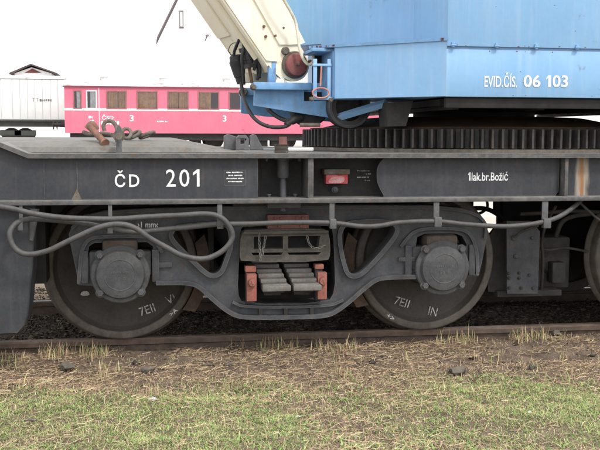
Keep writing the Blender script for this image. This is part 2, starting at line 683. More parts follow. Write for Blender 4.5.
# ------------------------------------------------------------------ ground
def vnoise(x, y, s, seed=0):
    """smooth value noise, vectorised"""
    rs = np.random.RandomState(seed)
    T = rs.rand(64, 64)
    x = np.asarray(x) * s + 31.7
    y = np.asarray(y) * s + 17.3
    xi = np.floor(x).astype(int)
    yi = np.floor(y).astype(int)
    fx, fy = x - xi, y - yi
    fx = fx * fx * (3 - 2 * fx)
    fy = fy * fy * (3 - 2 * fy)
    g = lambda a, b: T[a % 64, b % 64]
    return (g(xi, yi) * (1 - fx) + g(xi + 1, yi) * fx) * (1 - fy) + (g(xi, yi + 1) * (1 - fx) + g(xi + 1, yi + 1) * fx) * fy


def gz(x, y):
    x = np.asarray(x, float)
    y = np.asarray(y, float)
    z = -.113 + (.05 + .02 * (vnoise(x, y, 1.1, 51) - .5)) * np.exp(-((y + .14) / .30) ** 2) * np.clip((.035 - y) / .03, 0, 1)
    near = np.clip((6 - np.abs(y)) / 2, 0, 1)
    out = np.clip((-.1 - y) / .25, 0, 1)                     # outside the near rail
    z = z + near * out * ((vnoise(x, y, 1.3, 1) - .5) * .05 + (vnoise(x, y, 4.5, 2) - .5) * .035 + (vnoise(x, y, 14, 3) - .5) * .016)
    z = z + near * (1 - out) * (vnoise(x, y, 9, 4) - .5) * .02
    s = np.clip((y - 6) / 20, 0, 1)
    z = z + .62 * s * s * (3 - 2 * s)
    return z


def build_ground():
    def axis(lo, hi, flo, fhi, st):
        fine = list(np.arange(flo, fhi + 1e-6, st))
        left, right = [], []
        d, p = st * 1.5, flo
        while p > lo:
            p = max(lo, p - d)
            left.append(p)
            d *= 1.5
        d, p = st * 1.5, fhi
        while p < hi:
            p = min(hi, p + d)
            right.append(p)
            d *= 1.5
        return np.array(left[::-1] + fine + right)
    xs = axis(-900, 900, -3.2, 4.2, .035)
    ys = axis(-60, 1800, -2.9, 2.6, .035)
    X, Y = np.meshgrid(xs, ys, indexing='ij')
    Z = gz(X, Y)
    nx, ny = len(xs), len(ys)
    V = np.stack([X.ravel(), Y.ravel(), Z.ravel()], 1)
    i, j = np.meshgrid(np.arange(nx - 1), np.arange(ny - 1), indexing='ij')
    a = (i * ny + j).ravel()
    F = np.stack([a, a + ny, a + ny + 1, a + 1], 1)
    me = bpy.data.meshes.new('ground')
    me.from_pydata(V.tolist(), [], F.tolist())
    me.polygons.foreach_set('use_smooth', [True] * len(me.polygons))
    me.materials.append(MATS['ground_soil'])
    o = link(me, 'ground', (0, 0, 0), None, 'structure')


build_ground()

# ------------------------------------------------------------------ track
YC = .815          # track centre line; the near wheels' outer faces lie at y = 0


def rail(y, x0, x1, z, label, group=None):
    prof = [(-.0625, -.150), (.0625, -.150), (.0625, -.140), (.012, -.125), (.008, -.045), (.034, -.036), (.0355, -.008), (.029, 0),
            (-.029, 0), (-.0355, -.008), (-.034, -.036), (-.008, -.045), (-.012, -.125), (-.0625, -.140)]
    m = MB()
    m.prism([(a, b) for a, b in prof], x0, x1, map3=lambda a, b, t: (t, y + a, z + b))
    root = m.build('rail', 'rail_steel', None, smooth=20)
    h = MB().box(x0, x1, y - .027, y + .027, z + .0005, z + .0035)
    h.build('running_surface', 'rail_top', root)
    return tag(root, label, 'rail', group)


rail(.075, -14, 18, -.004, 'rusty brown rail carrying the crane wheels beside the dry grass')
rail(2 * YC - .075, -14, 18, -.004, 'rusty rail on the far side of the crane track')
rail(37.0, -60, 70, .62, 'rail under the pink railcar, side towards the crane')
rail(38.4, -60, 70, .62, 'rail under the pink railcar, side away from the crane')

# ------------------------------------------------------------------ the railway crane
crane = empty('railway_crane', (0.8, YC, 0), 'railway crane with dark grey chassis on spoked-free wheels, blue superstructure and cream boom', 'railway crane')
crane['label'] = 'railway crane with dark grey chassis, pale blue superstructure and cream boom'

YF, YP, YR = -.62, -.57, -.35          # flange edge, flush web plates, recessed web
ZT0, ZT1 = 1.176, 1.203                # top flange
ZB0, ZB1 = .913, .940                  # bottom flange
XL, XR = -2.45, 5.6

# main frame: recessed web + inner structure, one casting
m = MB()
m.box(XL + .02, XR, YR, YR + .03, ZB1 - .001, ZT0 + .001)                 # recessed near web
m.box(XL + .02, XR, 2 * YC - YR - .03, 2 * YC - YR, ZB1 - .001, ZT0 + .001)
for x in (-2.2, -1.62, -.62, .3, 1.62, 2.3, 3.7, 4.9):
    m.box(x - .02, x + .02, YR + .03, 2 * YC - YR - .03, ZB0 + .06, ZT0)
m.box(-.32, .32, YR + .03, 2 * YC - YR - .03, .86, ZT0 - .01)             # bolster over the bogie centre
m.box(3.38, 4.02, YR + .03, 2 * YC - YR - .03, .86, ZT0 - .01)
m.box(XL + .02, XR, .35, .39, ZB0 - .04, ZT0)
m.box(XL + .02, XR, 1.24, 1.28, ZB0 - .04, ZT0)
frame = m.build('main_frame', 'recess_grey', crane)

X28, X0P = [(-1.489,1.183),(-1.637,1.252)]
# near top flange: level, then climbing at the left end
m = MB()
xs_, zs_ = X28[0], .062
m.prism([(XR, ZT0), (xs_, ZT0), (X0P[0], ZT0 + zs_), (XL, ZT0 + zs_), (XL, ZT1 + zs_), (X0P[0], ZT1 + zs_), (xs_ + .003, ZT1), (XR, ZT1)], YF, -.30)
m.build('top_flange', 'flange_grey', frame)
MB().box(XL, XR, YF, -.28, ZB0, ZB1, .004).build('bottom_flange', 'flange_grey', frame)
MB().box(XL, XR, 2 * YC + .28, 2 * YC - YF, ZB0, ZB1, .004).build('bottom_flange', 'flange_grey', frame)
MB().box(XL, XR, 2 * YC + .30, 2 * YC - YF, ZT0, ZT1, .004).build('top_flange', 'flange_grey', frame)
MB().box(XL, XR, 2 * YC - YP - .02, 2 * YC - YP, ZB1, ZT0).build('web_plate', 'frame_grey', frame)
# flush web plates
P1 = [(-0.197,1.071),(0.523,1.068),(1.681,1.064),(1.726,1.064),(1.694,1.064)]
m = MB()
m.prism([(XL, ZB1), (P1[0][0], ZB1), (P1[0][0], ZT0), (xs_, ZT0), (X0P[0], ZT0 + zs_), (XL, ZT0 + zs_)], YP, YP + .02)
m.box(P1[0][0] - .02, P1[0][0], YP + .02, YR, ZB1, ZT0)
lp = m.build('web_plate', 'frame_grey', frame)
xa, xb = P1[1][0], P1[2][0]
c_ = .05
pl = chaikin([(xa + .025, ZB1), (xa + .05, ZB1 + .001), (xa + .02, ZB1 + .05), (xa, ZB1 + .10), (xa, ZT0 - .06), (xa + .03, ZT0 - .012), (xa + .06, ZT0)], 2, False)
m = MB()
m.prism([(xb, ZT0 - .0), (xb, ZB1 + .03), (xb - .02, ZB1)] + pl, YP + .03, YP + .05)
mp_ = m.build('web_plate', 'frame_grey', frame)
m = MB()
m.box(P1[3][0], XR, YP + .03, YP + .05, ZB1, ZT0)
m.build('web_plate', 'frame_grey_rust_run', frame, label='grey web plate with one long brown rust run')
# ribs between the flanges
for k, (px_, w_) in enumerate((([(0.086,1.070),(0.128,1.070)], 0), ([(1.683,1.064),(1.715,1.064)], 0))):
    MB().box(px_[0][0] + .01, px_[1][0], YF + .02, YR, ZB1, ZT0, .003).build('rib', 'flange_grey', frame)
for x in (3.1, 4.3):
    MB().box(x, x + .03, YF + .02, YP + .03, ZB1, ZT0, .003).build('rib', 'flange_grey', frame)
# weld seam + raised triangle in place of a dark notch left of the lettering
g = [(-1.261,0.950),(-1.203,0.950),(-1.230,1.001),(-1.227,1.165)]
MB().prism([(g[0][0], ZB1), (g[1][0], ZB1), (g[2][0], g[2][1])], YP - .006, YP).build('notch_mark', 'old_iron', frame)
for x in ([(-1.409,1.109)][0][0], g[3][0]):
    MB().box(x - .003, x + .003, YP - .0025, YP, ZB1 + .002, ZT0 - .002).build('weld_seam', 'frame_grey', frame)

# lettering on the chassis
q = [(-1.018,1.008),(-0.876,1.108),(-0.727,1.010),(-0.531,1.113),(1.083,1.040),(1.337,1.088),(-0.381,1.025),(-0.282,1.097),(0.359,1.027),(0.480,1.104)]
q3 = [(-1.018,1.010),(-0.959,1.106),(-0.938,1.011),(-0.880,1.083)]
text('lettering', 'Č', q3[0], q3[1], YP - .001, 'white_paint', frame, bold=.014)
text('lettering', 'D', q3[2], q3[3], YP - .001, 'white_paint', frame, bold=.014)
q3 = [(-0.729,1.011),(-0.674,1.111),(-0.575,1.011),(-0.537,1.111),(-0.653,1.010),(-0.595,1.111)]
text('lettering', '2', q3[0], q3[1], YP - .001, 'white_paint', frame, bold=.004)
text('lettering', '0', q3[4], q3[5], YP - .001, 'white_paint', frame, bold=.004)
one('lettering', q3[2], q3[3], YP, 'white_paint', frame, .40)
qq = [(1.116,1.035),(1.349,1.091),(1.094,1.036),(1.109,1.087)]
one('lettering', qq[2], qq[3], YP + .030, 'white_paint', frame, .55)
text('lettering', 'lak.br.Božić', qq[0], qq[1], YP + .029, 'white_paint', frame, bold=.01)
# small data panel, four short lines
dp = MB().box(q[6][0] - .012, q[7][0] + .012, YP - .002, YP, q[6][1] - .01, q[7][1] + .01).build('data_panel', 'frame_grey', frame)
hh = (q[7][1] - q[6][1]) / 4
for k in range(4):
    z1 = q[7][1] - k * hh
    smudge('lettering', (q[6][0] + (.01 if k % 2 else 0), z1 - hh * .46), (q[7][0] - (.008 if k % 2 else 0), z1), YP - .002, 'white_paint', frame, 30 + k)
q2 = [(0.445,1.015),(0.533,1.095)]
for k, (a_, b_) in enumerate(((0, .9), (.55, 1), (0, .85), (.5, 1))):
    W_ = q2[1][0] - q2[0][0]
    H_ = (q2[1][1] - q2[0][1]) / 4
    smudge('lettering', (q2[0][0] + a_ * W_, q2[1][1] - k * H_ - H_ * .40), (q2[0][0] + b_ * W_, q2[1][1] - k * H_), YR, 'white_paint' if k == 2 else 'chalk_white', frame, 40 + k)

# jack spindle in the recess
jc = [(-0.033,1.131)][0]
J = MB()
J.lathe([(0, 0), (.036, 0), (.036, -.095), (.030, -.108), (.0, -.108)], (jc[0], -.46, ZT0 - .014), 'Z', 24)
J.lathe([(0, 0), (.055, 0), (.055, -.012), (0, -.012)], (jc[0], -.46, ZT0 - .001), 'Z', 24)
jk = J.build('jack_housing', 'bogie_grey', crane)
MB().lathe([(0, 0), (.017, 0), (.017, -.02), (.02, -.03), (.02, -.2), (0, -.2)], (jc[0], -.46, ZT0 - .12), 'Z', 20).build('spindle', 'bogie_grey', jk)
th = MB()
prof = [(0, 0)]
for k in range(7):
    prof += [(.045, k * .0075), (.037, k * .0075 + .004)]
th.lathe(prof + [(.045, .05), (0, .05)], (jc[0] - .01, -.46, ZT1 + .001), 'Z', 24)
th.build('threaded_nut', 'old_iron', jk)
MB().lathe([(0, 0), (.026, 0), (.024, .045), (0, .045)], (jc[0] + .0, -.46, ZT1 + .051), 'Z', 20).build('spindle_top', 'red_plate', jk)
for dx in (-.10, .10):
    bolt((jc[0] + dx, -.46, ZT0 - .001), .01, .022, 'bogie_grey', jk, axis='Z')
for dx in (-.085, .075):
    bolt((jc[0] + dx, -.46, ZB1 + .018), .01, .018, 'bogie_grey', jk, axis='Z')
bb = [(-0.134,0.898),(0.066,0.872)]
MB().box(bb[0][0], bb[1][0], -.52, -.36, ZB0 - .035, ZB0 - .001, .006).build('jack_pad', 'bogie_grey', jk)

# red lamp box on the recessed web
q = [(0.231,1.016),(0.366,1.094),(0.215,1.070),(0.375,1.103),(0.296,0.979)]
rb = MB().box(q[0][0], q[1][0], -.45, YR, q[0][1], q[1][1], .004).build('signal_box', 'red_box', crane, label='small faded red box on the recessed web')
MB().box(q[2][0], q[3][0], -.47, YR, q[2][1] + .003, q[3][1] + .003, .006).build('lid', 'old_iron', rb)
fd = chaikin([(q[0][0] + .012, q[0][1] + .004), (q[0][0] + .02, q[0][1] + .03), (q[0][0] + .05, q[1][1] - .035), (q[1][0] - .03, q[1][1] - .03), (q[1][0] - .018, q[0][1] + .03), (q[1][0] - .03, q[0][1] + .004)], 2)
MB().prism(fd, -.4515, -.45).build('faded_paint', 'red_faded', rb)
bolt((q[4][0], -.40, q[4][1] - .002), .015, .02, 'bogie_grey', rb)

# sloping deck plate over the left end of the frame
XD1, XD2 = [(-0.624,1.289)][0][0], [(-0.245,1.208)][0][0]
sec = [(-.445, ZT1 + .002), (-.43, 1.236), (-.35, 1.260), (-.12, 1.274), (.6, 1.281), (2.0, 1.281), (2.05, 1.2)]
m = MB()
xs2 = [(XL, 1.0), (-1.2, 1.0), (XD1, 1.0), (XD1 + (XD2 - XD1) * .5, .5), (XD2, .02)]
vs, fs = [], []
for x, k in xs2:
    for (y, z) in sec:
        zz = ZT1 + .002 + (z - ZT1 - .002) * k if z > ZT1 else z
        vs.append((x, y, zz))
n_ = len(sec)
for i in range(len(xs2) - 1):
    for j in range(n_ - 1):
        fs.append((i * n_ + j, i * n_ + j + 1, (i + 1) * n_ + j + 1, (i + 1) * n_ + j))
m.add(vs, fs)
m.box(XL, XD2, -.29, 2.0, 1.15, ZT1 - .003)
dk = m.build('deck_plate', 'deck_plate', crane, smooth=15)
m = MB()
m.box(XD2 + .003, XR, -.30, 2 * YC + .30, ZT0 + .002, ZT1 - .004)
m.build('deck_plate', 'flange_grey', crane)

# lugs on the deck
lug = MB()
L1 = [(-0.372,1.217),(-0.371,1.302),(-0.347,1.314),(-0.292,1.296),(-0.286,1.260),(-0.299,1.217)]
lug.prism(L1, -.30, -.26)
L2 = [(-0.305,1.218),(-0.304,1.290),(-0.286,1.308),(-0.244,1.309),(-0.226,1.285),(-0.226,1.218)]
hl = [(-0.277,1.254),(-0.277,1.284),(-0.253,1.285),(-0.253,1.255)]
lug.prism(L2, -.36, -.32, holes=[hl])
L3 = [(-0.220,1.219),(-0.220,1.303),(-0.202,1.315),(-0.183,1.309),(-0.135,1.219)]
lug.prism(L3, -.36, -.33)
bevel(lug.build('lug_bracket', 'strap_grey', crane), .003)
pp = [(-0.011,1.229),(0.187,1.230)]
MB().tube([(pp[0][0], -.25, ZT1 + .018), (pp[1][0], -.25, ZT1 + .018)], .012).build('pale_pipe', 'coach_trim', crane)
# upright shackle plate standing on the flange
u = [(-1.010,1.184),(-1.005,1.346),(-0.991,1.366),(-0.977,1.346),(-0.976,1.184)]
up = MB().prism([(u[0][0], ZT1), u[1], u[2], u[3], (u[4][0], ZT1)], -.56, -.535).build('shackle_plate', 'strap_grey', crane)
uc = [(-0.992,1.301)][0]
for y0, r_ in ((-.60, .02), (-.535, .034), (-.51, .024)):
    MB().lathe([(0, -.012), (r_, -.012), (r_, .012), (0, .012)], (uc[0], y0, uc[1]), 'Y', 24).build('washer', 'old_iron', up)

# left end plate hanging in front of the wheel
EP = [(-1.456,0.922),(-1.471,0.740),(-1.486,0.540),(-1.514,0.298),(-1.529,0.229),(-1.564,0.184),(-1.630,0.171)]
ep = [(XL + .3, ZB0)] + EP + [(XL + .3, EP[-1][1] - .01)]
m = MB()
m.prism(ep, -.56, -.30)
sp = bevel(m.build('stabiliser_box', 'frame_grey', crane), .012)
e2 = [(-1.491,0.910),(-1.468,0.910),(-1.484,0.714),(-1.518,0.708)]
MB().tube([(EP[0][0] - .01, -.57, ZB0 - .02), (EP[0][0] - .03, -.57, ZB0 - .2)], [.03, .012]).build('stay', 'strap_grey', sp)
dkb = [(-1.560,0.895),(-1.443,0.405)]
MB().box(dkb[0][0], dkb[1][0], -.2, .2, dkb[1][1], ZB0 - .002, .01).build('inner_box', 'under_black', sp)

for a_, b_ in ((-2.3, 2.05), (2.27, 5.4)):  # far-side plates added to block daylight under the frame
    MB().box(a_, b_, 2.02, 2.05, .34 if a_ < 0 else .5, ZB0 - .002, .006).build('far_light_block', 'under_black', crane)
# end of the wagon (outside the picture): headstock and buffers
hs = MB().box(XL - .04, XL, -.62, 2 * YC + .62, .86, 1.262, .006).build('headstock', 'frame_grey', crane)
for y in (YC - .875, YC + .875):
    MB().lathe([(0, 0), (.1, 0), (.1, -.2), (.075, -.2), (.075, -.5), (.22, -.52), (.22, -.55), (.12, -.575), (0, -.58)], (XL - .04, y, 1.04), 'X', 28).build('buffer', 'bogie_grey', hs)

# ------------------------------------------------------------------ straps, cable and conduit
def strap(px4):
    (xa_, za_), (xb_, zb_) = px4
    m = MB()
    m.box(xa_, xb_, -.612, -.600, zb_, ZB0 - .0005, .002)
    s = m.build('hanger_strap', 'strap_grey', crane)
    w_ = .004
    MB().box(xa_ - w_, xb_ + w_, -.655, -.612, zb_ - .012, zb_ + .046, .004).build('clip', 'strap_grey', s)


for q in ([(-1.546,0.928),(-1.526,0.788)], [(-1.057,0.924),(-1.035,0.765)], [(-0.438,0.925),(-0.410,0.783)], [(0.222,0.920),(0.252,0.775)],
          [(0.858,0.920),(0.893,0.779)], [(1.546,0.921),(1.585,0.762)]):
    strap(q)
cable = [(-2.263,-0.660,1.007),(-1.953,-0.670,0.957),(-1.637,-0.680,0.912),(-1.462,-0.680,0.873),(-1.317,-0.680,0.853),(-1.193,-0.680,0.844),(-1.017,-0.680,0.838),(-0.823,-0.680,0.845),(-0.638,-0.680,0.856),(-0.514,-0.680,0.860),(-0.428,-0.680,0.840),(-0.377,-0.680,0.793),(-0.360,-0.680,0.729),(-0.401,-0.690,0.662),(-0.471,-0.700,0.622),(-0.546,-0.710,0.606),(-0.642,-0.720,0.627),(-0.731,-0.720,0.674),(-0.825,-0.720,0.732),(-0.891,-0.720,0.778),(-0.978,-0.720,0.813),(-1.099,-0.720,0.798),(-1.280,-0.710,0.717),(-1.390,-0.700,0.668),(-1.497,-0.700,0.648),(-1.566,-0.700,0.685),(-1.587,-0.690,0.756),(-1.567,-0.670,0.807),(-1.527,-0.640,0.831),(-1.452,-0.635,0.840),(-1.322,-0.633,0.831),(-1.185,-0.633,0.807),(-1.047,-0.633,0.777),(-0.908,-0.633,0.761),(-0.767,-0.633,0.768),(-0.597,-0.633,0.786),(-0.425,-0.633,0.797)]
rw = random.Random(8)
cable = [(x + rw.uniform(-.003, .003), y + rw.uniform(-.003, .003), z + rw.uniform(-.0035, .0035)) for x, y, z in cable]
MB().tube(catmull(cable, 5), .0155, 12).build('cable', 'hose_grey', crane, smooth=60, label='thick grey cable looping over the bogie')
cond = [(-0.428,-0.633,0.797),(-0.245,-0.633,0.797),(-0.017,-0.633,0.802),(0.239,-0.633,0.796),(0.389,-0.633,0.776),(0.511,-0.633,0.775),(0.645,-0.633,0.794),(0.873,-0.633,0.798),(1.048,-0.633,0.779),(1.269,-0.633,0.764),(1.429,-0.633,0.770),(1.576,-0.633,0.794),(1.672,-0.620,0.827),(1.770,-0.560,0.868),(1.844,-0.500,0.903),(1.922,-0.420,0.942)]
MB().tube(catmull(cond, 5), .0145, 12).build('conduit', 'hose_grey', crane, smooth=60)
c2 = [(1.872,-0.400,0.903),(1.938,-0.450,0.829),(1.982,-0.500,0.782),(2.085,-0.500,0.743)]
MB().tube(catmull(c2, 5), .008, 8).build('thin_pipe', 'hose_grey', crane, smooth=60)

# ------------------------------------------------------------------ bogie
BOGIE = []


def part(mb, name, material, parent=None, **k):
    o = mb.build(name, material, parent or crane, **k)
    if parent is None:
        BOGIE.append(o)
    return o


SF0, SF1 = -.30, -.15
outer = [(-1.252,0.409),(-1.262,0.500),(-1.288,0.633),(-1.301,0.717),(-1.274,0.777),(-1.209,0.830),(-1.086,0.856),(-0.820,0.868),(-0.275,0.877),(0.349,0.879),(0.931,0.871),(1.142,0.850),(1.263,0.811),(1.314,0.746),(1.313,0.669),(1.283,0.501),(1.262,0.411),(1.188,0.409),(1.179,0.503),(1.177,0.619),(1.146,0.671),(1.099,0.688),(0.901,0.690),(0.852,0.669),(0.843,0.624),(0.846,0.410),(0.637,0.408),(0.572,0.397),(0.495,0.331),(0.406,0.257),(0.355,0.217),(0.291,0.180),(0.182,0.171),(-0.221,0.176),(-0.320,0.194),(-0.400,0.246),(-0.480,0.323),(-0.535,0.377),(-0.595,0.403),(-0.798,0.405),(-0.796,0.601),(-0.807,0.637),(-0.840,0.662),(-1.154,0.661),(-1.183,0.640),(-1.190,0.601),(-1.164,0.401)]
outer = outer[:]
hL = chaikin([(-0.702,0.685),(-0.689,0.739),(-0.641,0.760),(-0.386,0.775),(-0.337,0.747),(-0.331,0.630),(-0.362,0.550),(-0.387,0.476),(-0.436,0.446),(-0.485,0.463),(-0.594,0.573)], 2)
hR = chaikin([(0.342,0.645),(0.344,0.726),(0.395,0.773),(0.652,0.776),(0.717,0.740),(0.699,0.671),(0.532,0.483),(0.462,0.428),(0.398,0.435),(0.368,0.518)], 2)
hC = chaikin([(-0.282,0.530),(-0.276,0.728),(-0.251,0.752),(0.281,0.752),(0.306,0.720),(0.317,0.519),(0.322,0.342),(0.277,0.260),(-0.258,0.268),(-0.292,0.337)], 1)
m = MB()
m.prism(outer, SF0, SF1, holes=[hL, hR, hC, [(-1.236,0.511),(-1.217,0.511),(-1.212,0.444),(-1.230,0.445)], [(1.240,0.502),(1.260,0.502),(1.250,0.437),(1.232,0.437)]])
side = bevel(part(m, 'side_frame', 'bogie_grey'))
# raised lips round the openings and along the lower edge
for nm, h_ in (('opening_lip', hL), ('opening_lip', hR)):
    part(MB().band(h_, .028, SF0 - .035, SF0 + .001), nm, 'bogie_grey', side)
low = [(-0.789,0.417),(-0.595,0.416),(-0.528,0.390),(-0.468,0.329),(-0.388,0.256),(-0.314,0.205),(-0.221,0.188),(0.182,0.183),(0.284,0.193),(0.348,0.230),(0.412,0.279),(0.495,0.351),(0.572,0.409),(0.637,0.421),(0.833,0.421)]
part(MB().band(chaikin(low, 2, False), .026, SF0 - .05, SF0 + .001, False), 'lower_lip', 'bogie_grey', side)
lo2 = [(-0.326,0.288),(-0.252,0.252),(0.277,0.244),(0.367,0.284)]
part(MB().band(chaikin(lo2, 2, False), .016, SF0 - .04, SF0 + .001, False), 'seat_lip', 'bogie_grey', side)
for q in [(-0.152,0.221),(0.005,0.217),(0.169,0.216)]:
    part(MB().box(q[0] - .012, q[0] + .012, SF0 - .035, SF0, q[1] - .03, q[1] + .03, .003), 'rib', 'bogie_dark', side)
for arch in ([(-1.246,0.421),(-1.235,0.548),(-1.225,0.620),(-1.194,0.680),(-1.141,0.703),(-0.857,0.702),(-0.798,0.686),(-0.771,0.637),(-0.751,0.600)],
             [(1.245,0.424),(1.242,0.541),(1.220,0.638),(1.178,0.700),(1.105,0.723),(0.894,0.726),(0.822,0.707),(0.777,0.664),(0.738,0.613)]):
    part(MB().band(chaikin(arch, 2, False), .02, SF0 - .03, SF0 + .001, False), 'arch_lip', 'bogie_grey', side)
top = [(-1.280,0.753),(-1.209,0.818),(-1.086,0.844),(-0.820,0.856),(-0.275,0.865),(0.350,0.867),(0.931,0.859),(1.142,0.838),(1.256,0.798),(1.301,0.740),(1.293,0.656)]
part(MB().band(chaikin(top, 2, False), .018, SF0 - .025, SF0 + .001, False), 'upper_lip', 'bogie_grey', side)
# stiffeners beside the boxes
for q in ([(-0.787,0.539),(-0.691,0.507)], [(0.726,0.543),(0.838,0.516)]):
    part(MB().box(q[0][0], q[1][0], SF0 - .02, SF0, q[1][1], q[0][1], .003), 'rib', 'bogie_grey', side)
# white writing and the row of dots
q = [(-0.895,0.753),(-0.773,0.789)]
part_t = text('lettering', '›1 mm‹', (q[0][0], q[0][1]), (q[1][0], q[1][1]), SF0 - .031, 'white_paint', side, bold=.012)
# far side frame of the same bogie
m = MB()
m.prism(outer, 2 * YC - SF1, 2 * YC - SF0, holes=[hL, hR, hC])
part(m, 'side_frame', 'bogie_dark')
# bogie crossmember
m = MB()
m.box(-.30, .34, -.14, 2 * YC + .14, .50, .72, .01)
m.box(-.36, .40, -.05, 2 * YC + .05, .17, .42, .01)  # low block added to hide the bright ground behind the springs
part(m, 'crossmember', 'under_black')

# axleboxes
for X0, pc, side_s in ((-1.0, [(-1.003,0.476)][0], 1), (1.0, [(1.002,0.486)][0], -1)):
    cx_, cz_ = X0, .478
    m = MB()
    m.box(cx_ - .185, cx_ + .185, -.31, -.10, cz_ - .02, cz_ + .13, .012)
    m.lathe([(0, .05), (.165, .05), (.165, -.02), (.155, -.03), (0, -.03)], (cx_, -.31, cz_), 'Y', 40)
    bx = part(m, 'axlebox', 'axlebox_grey')
    sd = MB().box(cx_ - .105, cx_ + .105, -.35, -.12, cz_ + .125, cz_ + .205, .02)
    part(sd, 'saddle', 'saddle_rust', bx)
    for dx in (-.21, .21):
        part(MB().box(cx_ + dx - .022, cx_ + dx + .022, -.325, -.12, cz_ - .058, cz_ + .14, .006), 'guide', 'bogie_grey', bx)
    # round cover: flange ring, domed cap
    cv = MB()
    cv.lathe([(.10, .03), (.172, .03), (.175, .02), (.175, -.005), (.168, -.012), (.15, -.014), (.145, -.03), (.138, -.042), (.12, -.048), (.06, -.051), (0, -.051)], (cx_, -.355, cz_), 'Y', 56)
    cvo = part(cv, 'cover', 'axlebox_grey', bx)
    for ax_, az_ in ((-.118, .118), (.118, .12), (-.118, -.108), (.12, -.108)):
        o = bolt((cx_ + ax_, -.365, cz_ + az_), .021, .036, 'axlebox_grey', bx)
    q = (cx_ - .055, cz_ + .0)
    smudge('embossing', (cx_ - .055, cz_ + .008), (cx_ + .05, cz_ + .024), -.4055, 'axlebox_grey', bx, 50, .003)
    smudge('embossing', (cx_ - .03, cz_ - .032), (cx_ + .03, cz_ - .010), -.4055, 'axlebox_grey', bx, 51, .003)
    MB().lathe([(.088, 0), (.09, -.003), (.094, -.003), (.096, 0)], (cx_, -.4040, cz_), 'Y', 48).build('raised_ring', 'axlebox_grey', bx)

# wheels and axles
def wheel(cx_, y0, sgn, marks):
    """sgn=+1: outer face towards -Y"""
    m = MB()
    P_ = [(.425, .012), (.418, .03), (.40, .048), (.25, .062), (.17, .045), (.155, -.015), (.12, -.02), (.0, -.02), (0, .15), (.15, .15), (.17, .10), (.30, .10), (.40, .085), (.42, .10)]
    m.lathe([(r, y * sgn) for r, y in P_], (cx_, y0, .48), 'Y', 72)
    wh = part(m, 'wheel', 'wheel_plate')
    t = MB()
    T_ = [(.42, .03), (.425, .004), (.43, 0), (.462, 0), (.470, .004), (.4765, .015), (.4785, .06), (.482, .085), (.495, .098), (.505, .112), (.506, .122), (.497, .134), (.425, .135), (.42, .10)]
    t.lathe([(r, y * sgn) for r, y in T_], (cx_, y0, .48), 'Y', 96, closed=True)
    part(t, 'tyre', 'wheel_rim', wh)
    for (s_, ang, rr, wdt, hgt, ro) in marks:
        x = cx_ + rr * math.cos(R(ang))
        z = .48 + rr * math.sin(R(ang))
        text('chalk_mark', s_, (x - wdt / 2, z - hgt / 2), (x + wdt / 2, z + hgt / 2), y0 + (.046 if rr < .41 else -.0005), 'chalk_white' if rr < .41 else 'white_paint', wh, rot=R(ro))
    return wh


mL = [('7EII', -62, .335, .10, .055, 18), ('VI', -37, .385, .06, .055, 24), ('>A', -43.5, .447, .055, .024, 40)]
mR = [('7EII', -117, .325, .105, .055, -18), ('IN', -79, .365, .06, .058, -14), ('+>', -122, .447, .055, .024, -34)]
wheel(-1.0, 0, 1, mL)
wheel(1.0, 0, 1, mR)
q = [(-1.263,0.285),(-1.200,0.315)]
wl = BOGIE[-2]
st_ = chaikin([(q[0][0], q[0][1]), (q[0][0] + .012, q[1][1]), (q[1][0] - .012, q[1][1]), (q[1][0], q[0][1])], 1)
part(MB().prism(st_, .043, .047), 'sticker', 'stone_pale', wl)
for X0 in (-1.0, 1.0):
    wheel(X0, 2 * YC, -1, [])
    ax = MB().lathe([(0, -.3), (.07, -.3), (.07, 0), (.09, .02), (.09, .15), (.075, .2), (.075, 1.43), (.09, 1.48), (.09, 1.61), (.07, 1.63), (.07, 1.93), (0, 1.93)], (X0, 0, .48), 'Y', 28)
    part(ax, 'axle', 'under_black')
# brake blocks against the treads
for X0, s_ in ((-1.0, 1), (1.0, -1)):
    for yb in (.02, 2 * YC - .11):
        m = MB()
        arc = [(X0 + s_ * r * math.cos(a), .48 + r * math.sin(a)) for r, a in [(.484, R(t)) for t in range(-38, 21, 6)]]
        arc2 = [(X0 + s_ * r * math.cos(a), .48 + r * math.sin(a)) for r, a in [(.56, R(t)) for t in range(20, -39, -6)]]
        m.prism(arc + arc2, yb, yb + .085)
        bk = part(m, 'brake_block', 'brake_rust')
        part(MB().box(X0 + s_ * .57 - .02, X0 + s_ * .57 + .02, yb + .02, yb + .06, .30, .88, .006), 'hanger', 'bogie_dark', bk)

# bolster end: a casting with two windows, in the centre opening
bo = chaikin([(-0.276,0.538),(-0.285,0.581),(-0.276,0.716),(-0.239,0.737),(0.238,0.737),(0.269,0.708),(0.279,0.578),(0.258,0.531)], 1)
h1 = [(-0.199,0.617),(-0.199,0.693),(-0.018,0.694),(-0.018,0.616)]
h2 = [(0.013,0.616),(0.013,0.693),(0.213,0.693),(0.201,0.615)]
h3 = [(-0.202,0.578),(-0.215,0.595),(-0.017,0.594),(-0.030,0.577)]
h4 = [(0.020,0.576),(0.007,0.593),(0.220,0.592),(0.201,0.575)]
m = MB()
m.prism(bo, -.37, -.29, holes=[h1, h2, h3, h4])
bol = bevel(part(m, 'bolster_end', 'bolster_rust'))
qb = [(-0.264,0.710),(0.261,0.728)]
part(MB().box(qb[0][0], qb[1][0], -.395, -.369, qb[0][1], qb[1][1], .006), 'top_bar', 'bolster_rust', bol)
part(MB().box(qb[0][0] + .02, qb[1][0] - .02, -.24, -.20, .56, .76), 'back_plate', 'under_black', bol)
